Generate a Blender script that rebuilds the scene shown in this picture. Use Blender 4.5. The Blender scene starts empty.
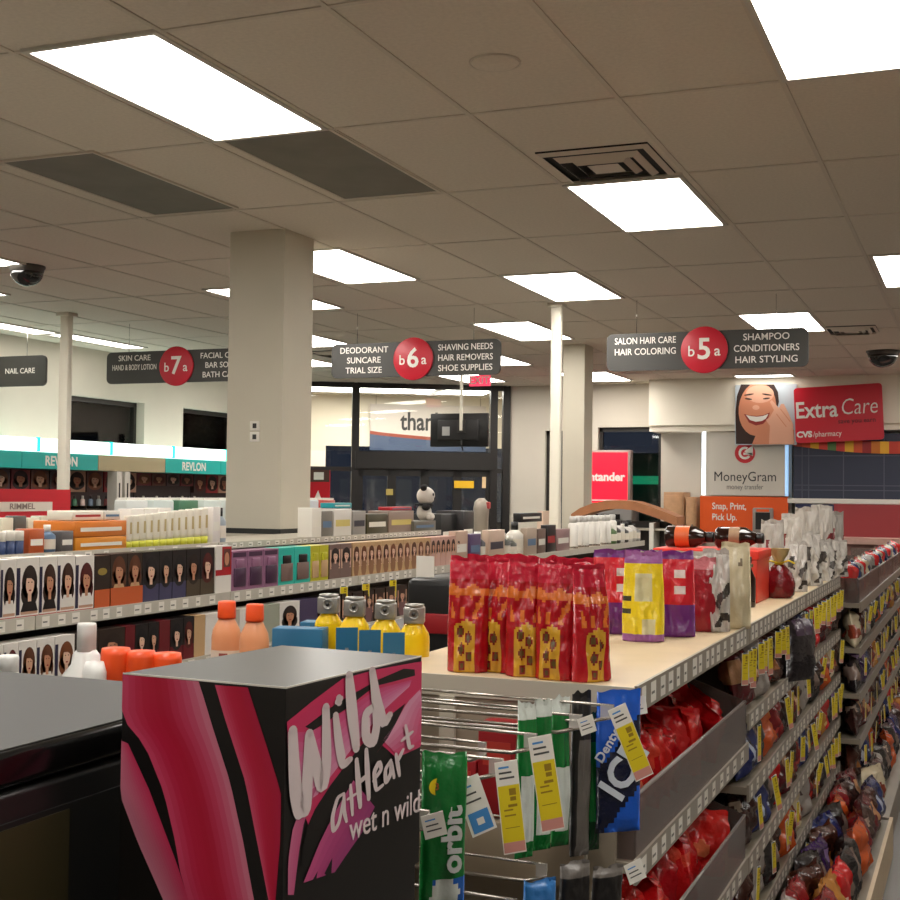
import bpy, bmesh, math, random
from mathutils import Vector, Matrix, noise
random.seed(7)
SC = bpy.context.scene
COL = SC.collection
PI = math.pi
ORD = ['first','second','third','fourth','fifth','sixth','seventh','eighth','ninth','tenth','eleventh','twelfth','thirteenth','fourteenth','fifteenth','sixteenth','seventeenth','eighteenth','nineteenth','twentieth','twenty-first','twenty-second','twenty-third','twenty-fourth','twenty-fifth','twenty-sixth','twenty-seventh','twenty-eighth','twenty-ninth','thirtieth']

# ------------------------------------------------------------------ camera
FPX = 1293.4
YAW, PITCH, ROLL = .3892, .0329, .0118
CAM = Vector((0, 0, 1.54))
_f = Vector((-math.sin(YAW)*math.cos(PITCH), math.cos(YAW)*math.cos(PITCH), math.sin(PITCH)))
_r = Vector((math.cos(YAW), math.sin(YAW), 0))
_u = _r.cross(_f)
RR = _r*math.cos(ROLL) + _u*math.sin(ROLL)
UU = _u*math.cos(ROLL) - _r*math.sin(ROLL)
def ray(x, y): return _f + RR*((x-450)/FPX) - UU*((y-450)/FPX)
def zp(x, y, z): d = ray(x, y); return CAM + d*((z-CAM.z)/d.z)
def yp(x, y, Y): d = ray(x, y); return CAM + d*(Y/d.y)
def xp(x, y, X): d = ray(x, y); return CAM + d*(X/d.x)
def pp(x, y, P, n): d = ray(x, y); return CAM + d*((P-CAM).dot(n)/d.dot(n))
def depth(p): return (Vector(p)-CAM).dot(_f)
cam = bpy.data.cameras.new('camera')
camo = bpy.data.objects.new('camera', cam); COL.objects.link(camo)
cam.sensor_fit = 'HORIZONTAL'; cam.sensor_width = 36; cam.lens = FPX/900*36
cam.clip_start = .05; cam.clip_end = 200
mw = Matrix((RR, UU, -_f)).transposed().to_4x4(); mw.translation = CAM
camo.matrix_world = mw
SC.camera = camo
SC.view_settings.view_transform = 'Standard'; SC.view_settings.look = 'None'
SC.view_settings.gamma = 1; SC.view_settings.use_curve_mapping = False
SC.view_settings.exposure = 0.5

# ------------------------------------------------------------------ materials
MATS = {}
def lin(c): return tuple(((v/255)/12.92 if v/255 <= .04045 else ((v/255+.055)/1.055)**2.4) for v in c)
def M(name, rgb=(128,128,128), rough=.5, metal=0, bump=0, bscale=30, var=0, vscale=8, emit=0, spec=.5, coat=0, trans=0):
    """procedural Principled material, rgb in sRGB 0-255"""
    if name in MATS: return MATS[name]
    m = bpy.data.materials.new(name); m.use_nodes = True
    nt = m.node_tree; b = nt.nodes['Principled BSDF']
    c = lin(rgb)
    b.inputs['Base Color'].default_value = (*c, 1)
    b.inputs['Roughness'].default_value = rough
    b.inputs['Metallic'].default_value = metal
    b.inputs['Specular IOR Level'].default_value = spec
    b.inputs['Coat Weight'].default_value = coat
    if trans: b.inputs['Transmission Weight'].default_value = trans
    if emit:
        b.inputs['Emission Color'].default_value = (*c, 1); b.inputs['Emission Strength'].default_value = emit
    tc = nt.nodes.new('ShaderNodeTexCoord')
    if var:
        n = nt.nodes.new('ShaderNodeTexNoise'); n.inputs['Scale'].default_value = vscale; n.inputs['Detail'].default_value = 4
        nt.links.new(tc.outputs['Object'], n.inputs['Vector'])
        r = nt.nodes.new('ShaderNodeValToRGB')
        r.color_ramp.elements[0].position = .3; r.color_ramp.elements[1].position = .7
        r.color_ramp.elements[0].color = (*[v*(1-var) for v in c], 1)
        r.color_ramp.elements[1].color = (*[min(1, v*(1+var)) for v in c], 1)
        nt.links.new(n.outputs['Fac'], r.inputs['Fac']); nt.links.new(r.outputs['Color'], b.inputs['Base Color'])
    if bump:
        n = nt.nodes.new('ShaderNodeTexNoise'); n.inputs['Scale'].default_value = bscale; n.inputs['Detail'].default_value = 3
        nt.links.new(tc.outputs['Object'], n.inputs['Vector'])
        bp = nt.nodes.new('ShaderNodeBump'); bp.inputs['Strength'].default_value = bump; bp.inputs['Distance'].default_value = .01
        nt.links.new(n.outputs['Fac'], bp.inputs['Height']); nt.links.new(bp.outputs['Normal'], b.inputs['Normal'])
    MATS[name] = m
    return m
def glass_mat(name, tint=(235,240,240), refl=.5):
    if name in MATS: return MATS[name]
    m = bpy.data.materials.new(name); m.use_nodes = True; nt = m.node_tree
    for n in list(nt.nodes): nt.nodes.remove(n)
    out = nt.nodes.new('ShaderNodeOutputMaterial'); mix = nt.nodes.new('ShaderNodeMixShader')
    tr = nt.nodes.new('ShaderNodeBsdfTransparent'); gl = nt.nodes.new('ShaderNodeBsdfGlossy')
    fr = nt.nodes.new('ShaderNodeFresnel'); fr.inputs['IOR'].default_value = 1.5
    tr.inputs['Color'].default_value = (*lin(tint), 1); gl.inputs['Roughness'].default_value = .02
    nt.links.new(fr.outputs['Fac'], mix.inputs['Fac']); nt.links.new(tr.outputs[0], mix.inputs[1]); nt.links.new(gl.outputs[0], mix.inputs[2])
    nt.links.new(mix.outputs[0], out.inputs['Surface'])
    MATS[name] = m
    return m
def film(name, rgb, bump=.5, rough=.22): return M('film_'+name, rgb, rough=rough, bump=bump, bscale=38, spec=.6)

# ------------------------------------------------------------------ mesh builder
class MB:
    def __init__(s): s.v = []; s.f = []; s.mi = []; s.sm = []; s.mats = []; s.x = Matrix.Identity(4)
    def m(s, mat):
        if mat not in s.mats: s.mats.append(mat)
        return s.mats.index(mat)
    def add(s, verts, faces, mat, smooth=False):
        o = len(s.v); s.v += [tuple(s.x @ Vector(p)) for p in verts]
        k = mat if isinstance(mat, list) else None
        for i, f in enumerate(faces):
            s.f.append([o+q for q in f]); s.mi.append(s.m(k[i] if k else mat)); s.sm.append(smooth)
        return s
    def box(s, x0, x1, y0, y1, z0, z1, mat, bev=0, seg=2):
        vs = [(x0,y0,z0),(x1,y0,z0),(x1,y1,z0),(x0,y1,z0),(x0,y0,z1),(x1,y0,z1),(x1,y1,z1),(x0,y1,z1)]
        fs = [(0,3,2,1),(4,5,6,7),(0,1,5,4),(1,2,6,5),(2,3,7,6),(3,0,4,7)]
        if not bev: return s.add(vs, fs, mat)
        bm = bmesh.new(); bv = [bm.verts.new(p) for p in vs]
        for f in fs: bm.faces.new([bv[q] for q in f])
        bmesh.ops.bevel(bm, geom=bm.edges[:], offset=bev, segments=seg, affect='EDGES', profile=.5)
        bm.verts.index_update()
        s.add([v.co[:] for v in bm.verts], [[v.index for v in f.verts] for f in bm.faces], mat, True); bm.free(); return s
    def poly(s, pts, mat): return s.add(pts, [list(range(len(pts)))], mat)
    def prism(s, pts, vec, mat):
        n = len(pts); v = Vector(vec); a = [Vector(p) for p in pts]
        fs = [list(range(n))[::-1], [n+i for i in range(n)]] + [(i, (i+1) % n, n+(i+1) % n, n+i) for i in range(n)]
        return s.add(a + [p+v for p in a], fs, mat)
    def lathe(s, prof, mat, seg=20, c=(0,0,0), smooth=True, caps=True, sx=1, sy=1):
        vs = []; fs = []
        for r, z in prof:
            for k in range(seg):
                a = 2*PI*k/seg; vs.append((c[0]+r*sx*math.cos(a), c[1]+r*sy*math.sin(a), c[2]+z))
        for i in range(len(prof)-1):
            for k in range(seg):
                k2 = (k+1) % seg; fs.append((i*seg+k, i*seg+k2, (i+1)*seg+k2, (i+1)*seg+k))
        if caps: fs.append(list(range(seg))[::-1]); fs.append([(len(prof)-1)*seg+k for k in range(seg)])
        return s.add(vs, fs, mat, smooth)
    def tube(s, pts, r, mat, seg=8):
        pts = [Vector(p) for p in pts]; vs = []; fs = []
        for i, p in enumerate(pts):
            d = (pts[min(i+1, len(pts)-1)] - pts[max(i-1, 0)]).normalized()
            a = d.orthogonal().normalized() if i == 0 else (a - d*a.dot(d)).normalized()
            b = d.cross(a)
            for k in range(seg):
                t = 2*PI*k/seg; vs.append(p + a*(r*math.cos(t)) + b*(r*math.sin(t)))
        for i in range(len(pts)-1):
            for k in range(seg):
                k2 = (k+1) % seg; fs.append((i*seg+k, i*seg+k2, (i+1)*seg+k2, (i+1)*seg+k))
        fs.append(list(range(seg))[::-1]); fs.append([(len(pts)-1)*seg+k for k in range(seg)])
        return s.add(vs, fs, mat, True)
    def ell(s, c, ax, bx, ra, rb, mat, n=20, a0=0, a1=2*PI):
        """flat ellipse patch at c spanned by unit axes ax, bx"""
        c = Vector(c); ax = Vector(ax); bx = Vector(bx)
        return s.poly([c + ax*(ra*math.cos(a0+(a1-a0)*k/n)) + bx*(rb*math.sin(a0+(a1-a0)*k/n)) for k in range(n)], mat)
    def ball(s, c, r, mat, sx=1, sy=1, sz=1, seg=16):
        prof = [(max(1e-4, r*math.sin(PI*i/10)), -r*sz*math.cos(PI*i/10)) for i in range(11)]
        return s.lathe(prof, mat, seg, c, sx=sx, sy=sy)
    def mesh(s, name):
        me = bpy.data.meshes.new(name); me.from_pydata(s.v, [], s.f)
        for m in s.mats: me.materials.append(m)
        me.polygons.foreach_set('material_index', s.mi); me.polygons.foreach_set('use_smooth', s.sm)
        me.update(); return me
    def build(s, name, parent=None, loc=(0,0,0), rz=0):
        o = bpy.data.objects.new(name, s.mesh(name)); COL.objects.link(o)
        o.location = loc; o.rotation_euler = (0, 0, rz)
        if parent: o.parent = parent
        return o
def tag(o, label, cat, group=None, kind=None):
    o['label'] = label; o['category'] = cat
    if group: o['group'] = group
    if kind: o['kind'] = kind
    return o
def thing(name, label, cat, loc=(0,0,0), rz=0, group=None):
    o = bpy.data.objects.new(name, None); COL.objects.link(o); o.empty_display_size = .05
    o.location = loc; o.rotation_euler = (0, 0, rz)
    return tag(o, label, cat, group)
def struct(name, mb, parent=None):
    o = mb.build(name, parent)
    if parent is None: o['kind'] = 'structure'
    return o
def copy_tree(o, loc=None, rz=None, label=None, group=None, parent=None):
    c = o.copy(); COL.objects.link(c)
    if parent: c.parent = parent
    if loc is not None: c.location = loc
    if rz is not None: c.rotation_euler = (0, 0, rz)
    if label: c['label'] = label
    if group: c['group'] = group
    for ch in list(o.children): copy_tree(ch, parent=c)
    return c
def inst(me, name, label, cat, loc, rot=(0,0,0), group=None, scale=None):
    """one more single-mesh thing from mesh data me"""
    o = bpy.data.objects.new(name, me); COL.objects.link(o); o.location = loc; o.rotation_euler = rot
    if scale: o.scale = scale
    return tag(o, label, cat, group)
def text(body, size, mat, parent, loc, rot, name='lettering', align='CENTER', ext=.0008, bold=0, sx=1, shear=0, spacing=1, fit=None):
    cu = bpy.data.curves.new('t', 'FONT'); cu.body = body; cu.size = size; cu.align_x = align; cu.align_y = 'CENTER'
    cu.extrude = ext; cu.offset = bold; cu.shear = shear; cu.space_character = spacing; cu.resolution_u = 3
    to = bpy.data.objects.new('t', cu); COL.objects.link(to)
    me = bpy.data.meshes.new_from_object(to.evaluated_get(bpy.context.evaluated_depsgraph_get()))
    bpy.data.objects.remove(to); bpy.data.curves.remove(cu)
    me.materials.clear(); me.materials.append(mat)
    o = bpy.data.objects.new(name, me); COL.objects.link(o)
    if fit: sx = fit/max(1e-6, max(v.co.x for v in me.vertices)-min(v.co.x for v in me.vertices))
    o.location = loc; o.rotation_euler = rot; o.scale = (sx, 1, 1)
    if parent: o.parent = parent
    return o
FRONT = (PI/2, 0, 0)            # text readable from -y
RIGHT = (PI/2, 0, PI/2)         # text readable from +x

# ------------------------------------------------------------------ common materials
WALL = M('wall_paint', (206,198,184), .8, var=.03, vscale=2)
CEIL = M('ceiling_tile', (224,215,200), .9, var=.05, vscale=60, bump=.15, bscale=200)
GRID = M('ceiling_grid', (212,203,188), .6)
FLOOR = M('floor_vinyl', (82,78,74), .35, var=.12, vscale=3)
METALW = M('shelf_enamel', (186,178,162), .45, var=.05, vscale=6)
LIP = M('price_rail_plastic', (196,190,176), .35, var=.04, vscale=20)
SHELFTAN = M('shelf_tan', (205,184,150), .5, var=.05, vscale=10)
DARKM = M('dark_metal', (44,42,40), .45)
BLACKP = M('black_plastic', (20,19,19), .35)
BLACKG = M('black_gloss', (14,13,13), .18)
WHITE = M('white_plastic', (232,228,218), .4)
PAPER = M('white_paper', (235,230,220), .6)
YELTAG = M('yellow_tag', (222,198,26), .5)
TAGPRINT = M('tag_print', (70,70,66), .6)
TAGBLUE = M('tag_blue', (70,140,205), .5)
TAGPINK = M('tag_pink', (205,140,130), .5)
CHROME = M('chrome_wire', (200,196,190), .22, metal=1)
RED = M('red_board', (200,22,40), .4)
SIGNGREY = M('sign_charcoal', (62,61,58), .5)
SIGNRED = M('sign_red', (196,26,48), .4)
TXT = M('sign_white', (236,232,224), .5)
CLEAR = glass_mat('clear_acrylic', (214,206,200))
GLASS = glass_mat('window_glass', (249,251,250))
LENS = M('lamp_lens', (255,244,226), .5, emit=11)
LENS.node_tree.nodes['Principled BSDF'].inputs['Base Color'].default_value = (.8,.8,.8,1)
LENS.node_tree.nodes['Principled BSDF'].inputs['Emission Color'].default_value = (1,.95,.88,1)

# ------------------------------------------------------------------ the setting
X0, Y0, CS, CH = -1.883, 3.532, .61, 3.05
XL, XR, YB, YF = -8.9, 5.0, 17.2, -4.5
def cv(k): return X0 + k*CS
def cu_(k): return Y0 + k*CS
struct('floor', MB().box(XL-3, XR+.1, YF-.1, YB+6, -.1, 0, FLOOR))
ceil = struct('ceiling', MB().box(XL-3, XR+.1, YF-.1, YB+2.9, CH, CH+.1, CEIL))
g = MB()
for k in range(-17, 12):
    g.box(cv(k)-.010, cv(k)+.010, YF, YB, CH-.005, CH+.001, GRID)
for k in range(-14, 24, 2):
    g.box(XL, XR, cu_(k)-.010, cu_(k)+.010, CH-.0045, CH+.001, GRID)
g.build('ceiling_grid', ceil)
struct('wall_right', MB().box(XR, XR+.1, YF, YB+.1, 0, CH, WALL))  # unseen wall, put in to enclose the shop and bounce light
struct('wall_front', MB().box(XL-.1, XR+.1, YF-.1, YF, 0, CH, WALL))  # unseen wall behind the camera, added for bounced light
# left wall with two window openings
W1 = (11.05, 12.42); W2 = (13.2, 14.6); WZ = (2.0, 2.53)
A1 = Vector((-8.9, 15.55, 0)); A2 = Vector((-6.15, 17.2, 0))       # the angled shop front
wl = MB()
t = .22
wl.box(XL-t, XL, YF-.1, A1.y, 0, WZ[0], WALL); wl.box(XL-t, XL, YF-.1, A1.y, WZ[1], CH, WALL)
wl.box(XL-t, XL, YF-.1, W1[0], WZ[0], WZ[1], WALL); wl.box(XL-t, XL, W1[1], W2[0], WZ[0], WZ[1], WALL); wl.box(XL-t, XL, W2[1], A1.y, WZ[0], WZ[1], WALL)
struct('wall_left', wl)
WFRAME = M('bronze_frame', (38,34,30), .4)
def window_x(n, y0, y1, z0, z1):
    w = MB(); X = XL-.14
    w.box(X-.03, X+.03, y0, y1, z0, z0+.05, WFRAME).box(X-.03, X+.03, y0, y1, z1-.05, z1, WFRAME)
    w.box(X-.03, X+.03, y0, y0+.05, z0, z1, WFRAME).box(X-.03, X+.03, y1-.05, y1, z0, z1, WFRAME)
    o = struct('window_%d' % n, w)
    MB().box(X-.005, X+.005, y0+.04, y1-.04, z0+.04, z1-.04, GLASS).build('pane', o)
window_x(1, *W1, *WZ); window_x(2, *W2, *WZ)
# back wall with two window openings
wb = MB()
WN = [(-5.62, -5.2, .9, 2.42), (-4.86, -3.98, .9, 2.46)]
xs = [A2.x, WN[0][0], WN[0][1], WN[1][0], WN[1][1], XR]
for i in range(0, 6, 2): wb.box(xs[i], xs[i+1], YB, YB+.2, 0, CH, WALL)
for a, b, z0, z1 in WN: wb.box(a, b, YB, YB+.2, 0, z0, WALL); wb.box(a, b, YB, YB+.2, z1, CH, WALL)
struct('wall_back', wb)
for n, (a, b, z0, z1) in enumerate(WN):
    w = MB(); Y = YB+.1
    w.box(a, b, Y-.03, Y+.03, z0, z0+.05, WFRAME).box(a, b, Y-.03, Y+.03, z1-.06, z1, WFRAME)
    w.box(a, a+.05, Y-.03, Y+.03, z0, z1, WFRAME).box(b-.05, b, Y-.03, Y+.03, z0, z1, WFRAME)
    o = struct('window_%d' % (n+3), w)
    MB().box(a+.04, b-.04, Y-.005, Y+.005, z0+.04, z1-.04, GLASS).build('pane', o)
# soffit box on the back wall, over the photo counter
SOF = M('soffit_white', (248,240,222), .7)
struct('trim_1', MB().box(-4.02, XR, 16.66, YB, 2.45, CH, SOF).box(-4.02, XR, 16.7, YB, 2.37, 2.45, SOF))
struct('trim_2', MB().box(-3.3, -2.22, 16.9, YB, 0, 2.37, WALL))     # wall jog behind the counter
# columns
COLM = M('column_paint', (205,198,180), .7, var=.02, vscale=3)
COLBAND = M('shelf_edge_band', (40,40,38), .5)  # dark band added on the column, stands in for the gondola's rear edge
struct('column', MB().box(-4.065, -3.70, 6.48, 6.83, 0, CH, COLM).box(-4.068, -3.697, 6.477, 6.833, 1.29, 1.32, COLBAND))
struct('column', MB().box(-3.9, -3.675, 12.5, 12.8, 0, CH, COLM))
# vestibule behind the angled shop front
dv = (A2-A1).normalized(); nv = Vector((-dv.y, dv.x, 0))               # nv points outwards
def front(s, z, o=0): return A1 + dv*s + nv*o + Vector((0,0,z))
LF = (A2-A1).length
VW = M('vestibule_wall', (226,216,196), .8)
def slab(mb, s0, s1, o0, o1, z0, z1, mat):
    mb.prism([front(s0,z0,o0), front(s1,z0,o0), front(s1,z0,o1), front(s0,z0,o1)], (0,0,z1-z0), mat); return mb
vb = MB(); slab(vb, -.5, .75, 2.3, 2.4, 0, CH, VW); slab(vb, .75, LF+.6, 2.3, 2.4, 2.25, CH, VW); slab(vb, -.6, -.5, -.2, 2.4, 0, CH, VW); slab(vb, LF+.5, LF+.6, .25, 2.4, 0, CH, VW)
struct('wall_vestibule', vb)
vc = MB(); slab(vc, .75, LF+.5, 2.33, 2.37, .1, 2.25, GLASS)
o = struct('window_5', vc)
# shop-front frame
DF = M('door_frame_dark', (30,27,25), .4)
s1, s2 = [(pp(x_, 425, A1, nv)-A1).dot(dv) for x_ in (355.5, 493.5)]                                                    # the two heavy mullions
df = MB()
slab(df, -.1, LF, -.05, .05, CH-.07, CH, DF)
for s in (0.03, s1, s2, LF-.05): slab(df, s-.05, s+.05, -.06, .06, 0, CH, DF)
slab(df, s1, s2, -.08, .08, 1.86, 2.1, DF)
slab(df, 0, s1, -.03, .03, 1.82, 1.88, DF); slab(df, s2, LF, -.03, .03, 1.82, 1.88, DF)
d1 = struct('door_1', df)
gl = MB(); slab(gl, 0, LF, -.008, .008, 2.1, CH-.05, GLASS); slab(gl, 0, s1, -.006, .006, .1, 1.84, GLASS); slab(gl, s2, LF, -.006, .006, .1, 1.84, GLASS)
gl.build('transom_pane', d1)
nl = 4; wlv = (s2-s1-.1)/nl
for i in range(nl):
    a = s1+.05+i*wlv; b = a+wlv
    l = MB(); slab(l, a, a+.06, -.03, .03, .02, 1.86, DF); slab(l, b-.06, b, -.03, .03, .02, 1.86, DF); slab(l, a, b, -.03, .03, .02, .25, DF); slab(l, a, b, -.03, .03, 1.76, 1.86, DF); slab(l, a, b, -.03, .03, .95, 1.02, DF)
    o = l.build('door_leaf', d1)
    p = MB(); slab(p, a+.05, b-.05, -.006, .006, .2, 1.8, GLASS); p.build('pane', o)
# night outside
NIGHT = M('asphalt', (30,32,38), .8)
struct('ground', MB().box(-40, 40, YF-20, 70, -.16, -.12, NIGHT))
wd = bpy.data.worlds.new('night'); SC.world = wd; wd.use_nodes = True
wd.node_tree.nodes['Background'].inputs['Color'].default_value = (.035, .045, .075, 1)
wd.node_tree.nodes['Background'].inputs['Strength'].default_value = .35

LAMPW = M('reflection_lamp_glow', (255,246,230), .4, emit=6); SGREEN = M('awning_green', (30,170,120), .4, emit=.35)
q = xp(113, 436, -13.5)  # added lamp stands in for a light reflection in the window glass
th = thing('reflection_lamp', 'lamp added outside to stand in for a reflection in the left wall window', 'lamp', (q.x, q.y, -.12))
MB().lathe([(.05,0),(.035,q.z+.05)], DARKM, 12).build('post', th); MB().lathe([(.03,q.z+.05),(.12,q.z+.09),(.11,q.z+.15),(.04,q.z+.19)], LAMPW, 18, sy=1.3).build('lamp_head', th)
q = yp(643, 476, 21)
th = thing('awning', 'green lit awning outside, seen through the rear window beside the cash machine', 'awning', (q.x, 21, -.12))
MB().prism([(-.5,0,q.z),(-.5,-.4,q.z-.02),(-.5,-.4,q.z+.05),(-.5,0,q.z+.12)], (1.2,0,0), SGREEN).build('canopy', th); MB().box(-.5,.7,0,.2,0,q.z+.5,M('outside_wall', (60,70,72), .7)).build('facade', th)

# ------------------------------------------------------------------ ceiling fittings
FRM = M('lamp_frame', (205,200,190), .5)
LENS2 = LENS.copy(); LENS2.name = 'lamp_lens_strip'; LENS2.node_tree.nodes['Principled BSDF'].inputs['Emission Strength'].default_value = 4.5
def ceiling_light(label, v0, v1, u0, u1, group='recessed ceiling lights'):
    x0, x1, y0, y1 = cv(v0), cv(v1), cu_(u0), cu_(u1)
    th = thing('ceiling_light', label, 'light', ((x0+x1)/2, (y0+y1)/2, CH), 0, group)
    a, b = (x1-x0)/2, (y1-y0)/2; e = .022
    f = MB()
    f.box(-a-e, a+e, -b-e, -b, -.012, 0, FRM).box(-a-e, a+e, b, b+e, -.012, 0, FRM).box(-a-e, -a, -b, b, -.012, 0, FRM).box(a, a+e, -b, b, -.012, 0, FRM)
    f.build('frame', th)
    MB().box(-a, a, -b, b, -.008, -.001, LENS2 if v1-v0 < .6 or u1-u0 < .6 else LENS).build('lens', th)
LT = [('big glowing ceiling panel nearest the left corner, beside the grey grille', -1.89,-1.05,0,1.93),
 ('square looking ceiling light butted against the air vent', .03,.93,4.08,5.95),
 ('very bright ceiling panel cut off by the top right corner', 2.04,2.95,.02,1.95),
 ('ceiling light right above the slim white pole in the middle', -1.92,-1.07,7.95,9.94),
 ('ceiling light just right of the square column top', -3.85,-2.95,5.88,7.85),
 ('ceiling light mostly hidden behind the square column', -5.75,-4.86,7.75,9.66),
 ('narrow sliver of ceiling light low beside the column, above the middle aisle sign', -7.6,-6.68,12.0,13.7),
 ('farthest sliver of ceiling light beside the column, left end of the middle aisle sign', -9.4,-8.5,15.2,16.8),
 ('ceiling light cut off by the right edge, above the dome camera', 2.08,2.95,8.0,10.06),
 ('ceiling light right behind the top of the rightmost aisle sign', .05,.96,11.92,13.95),
 ('ceiling light low behind the slim white pole, left of the rear column', -3.75,-2.9,11.72,13.85),
 ('small far ceiling light just right of the rear column', -4.95,-3.88,19.4,21.45),
 ('narrow ceiling light strip over the cosmetics wall behind the leftmost pole', -10.8,-10.39,10.95,13.0),
 ('narrow ceiling light strip at the left edge above the leftmost aisle sign', -10.95,-10.5,8.9,10.8),
 ('ceiling light tip at the left edge above the dome camera', -7.6,-6.68,3.6,5.55),
 ('tiny ceiling light tip at the left edge beside the dome camera', -9.35,-8.44,5.35,7.3),
 ('ceiling light peeking out right of the middle aisle sign', -5.75,-4.85,15.75,17.6),
 ('tiny ceiling light near the red exit sign', -7.5,-6.6,19.0,21.0)]
for a in LT: ceiling_light(*a)
for v, u in [(4,-4),(4,12),(4,18),(2,-8),(0,-4),(-2,-8),(-4,-2),(-6,0),(-6,-8),(-10,-4),(7,4),(7,16),(7,-8),(2,16)]:  # unseen panels carrying the grid on, added for their light
    ceiling_light('ceiling panel added outside the view to light the shop', v+.05, v+.95, u+.05, u+1.95, 'added ceiling panels beyond the frame')
qa, qb = yp(736, 380, 16.4), yp(792, 379.5, 16.4)
ceiling_light('thin ceiling light strip just in front of the soffit, above the laughing woman poster', (qa.x-X0)/CS, (qb.x-X0)/CS, (qb.y-.14-Y0)/CS, (qb.y+.16-Y0)/CS)
# vestibule lamp
th = thing('ceiling_light', 'bright ceiling panel of the entrance vestibule behind the dark transom', 'light', (front(1.2, CH-.004, 1.15)), math.atan2(dv.y, dv.x), 'recessed ceiling lights')
MB().box(-1.05, 1.05, -.42, .42, -.008, 0, LENS).build('lens', th)
f = MB()
for q in ((-1.08,-1.05,-.45,.45),(1.05,1.08,-.45,.45),(-1.08,1.08,-.45,-.42),(-1.08,1.08,.42,.45)): f.box(*q, -.012, 0, FRM)
f.build('frame', th)
th = thing('ceiling_light', 'ceiling panel added to brighten the entrance vestibule near the right mullion', 'light', (front(2.75, CH-.004, 1.15)), math.atan2(dv.y, dv.x), 'recessed ceiling lights')  # added panel, lifts the light on the banner
MB().box(-.35, .35, -.42, .42, -.008, 0, LENS).build('lens', th)
f = MB()
for q in ((-.38,-.35,-.45,.45),(.35,.38,-.45,.45),(-.38,.38,-.45,-.42),(-.38,.38,.42,.45)): f.box(*q, -.012, 0, FRM)
f.build('frame', th)
# dark return grilles
GRL = M('grille_grey', (122,118,106), .6, metal=.2, var=.12, vscale=4)
for v0, v1, u0, u1, lb in [(-3.77,-2.94,1.92,3.88,'dark grey perforated ceiling grille at the left, away from the lamps'), (-1.86,-1.02,1.98,3.88,'dark grey perforated ceiling grille touching the end of the nearest lamp')]:
    x0, x1, y0, y1 = cv(v0), cv(v1), cu_(u0), cu_(u1)
    th = thing('ceiling_grille', lb, 'grille', ((x0+x1)/2, (y0+y1)/2, CH), 0, 'return air grilles')
    a, b = (x1-x0)/2, (y1-y0)/2
    MB().box(-a, a, -b, b, -.007, 0, GRL).build('perforated_panel', th)
    f = MB()
    for q in ((-a-.015,-a,-b,b),(a,a+.015,-b,b),(-a-.015,a+.015,-b-.015,-b),(-a-.015,a+.015,b,b+.015)): f.box(*q, -.01, 0, GRID)
    f.build('frame', th)
# air diffusers: nested square louvres
DIFF = M('diffuser_metal', (214,202,186), .4)
DIFD = M('diffuser_dark', (24,22,20), .7)
def diffuser(lb, v0, v1, u0, u1):
    x0, x1, y0, y1 = cv(v0), cv(v1), cu_(u0), cu_(u1); a, b = (x1-x0)/2, (y1-y0)/2
    th = thing('air_vent', lb, 'air vent', ((x0+x1)/2, (y0+y1)/2, CH), 0, 'square air diffusers')
    MB().box(-a, a, -b, b, -.006, 0, DIFD).build('duct_opening', th)
    for k, s in enumerate((1, .76, .52, .28)):
        w = .10 if k < 3 else .28; i = s-w
        l = MB()
        zo, zi = -.009-.006*(k > 0), -.036
        vs = [(-a*s,-b*s,zo),(a*s,-b*s,zo),(a*s,b*s,zo),(-a*s,b*s,zo),(-a*i,-b*i,zi),(a*i,-b*i,zi),(a*i,b*i,zi),(-a*i,b*i,zi)]
        if k == 0: vs = [(x, y, -.008 if q < 4 else -.02) for q, (x, y, z) in enumerate(vs)]
        if k < 3: l.add(vs, [(0,1,5,4),(1,2,6,5),(2,3,7,6),(3,0,4,7)], DIFF)
        else: l.add([(x, y, -.03) for x, y, z in vs[:4]], [(0,3,2,1)], DIFF)
        l.build('louvre_ring', th)
diffuser('square ceiling air vent with nested louvres, touching a bright lamp', .1, .93, 3.05, 3.95)
diffuser('small far ceiling air vent right of the rightmost aisle sign', .98, 1.7, 13.6, 14.4)
diffuser('far ceiling air vent half hidden by the left end of the middle aisle sign', -7.95, -7.2, 14.4, 15.2)
p = zp(495, 62, CH)
th = thing('ceiling_speaker', 'round flat ceiling speaker cover in a tile near the top centre', 'speaker', p)
MB().lathe([(.085,-.004),(.08,-.008),(.001,-.009)], CEIL, 28, caps=False).build('cover', th); MB().lathe([(.092,0),(.092,-.006),(.084,-.006),(.084,0)], GRID, 28, caps=False).build('rim', th)
# dome cameras
DOME = M('smoked_dome', (18,17,16), .08, coat=.5)
def dome(lb, p, r):
    th = thing('dome_camera', lb, 'camera', p, 0, 'dome security cameras')
    MB().lathe([(r*1.12,0),(r*1.12,-.012),(r*1.05,-.02),(r*1.0,-.045)], M('dome_housing', (70,66,60), .5), 24).build('housing', th)
    MB().lathe([(r,-.045)] + [(max(.001, r*math.cos(a)), -.045-r*.85*math.sin(a)) for a in [PI/2*k/8 for k in range(1, 9)]], DOME, 24).build('dome', th)
dome('black dome security camera near the left edge', zp(27, 266, CH), .11)
dome('black dome security camera near the right edge', zp(883, 351, CH), .15)

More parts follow.
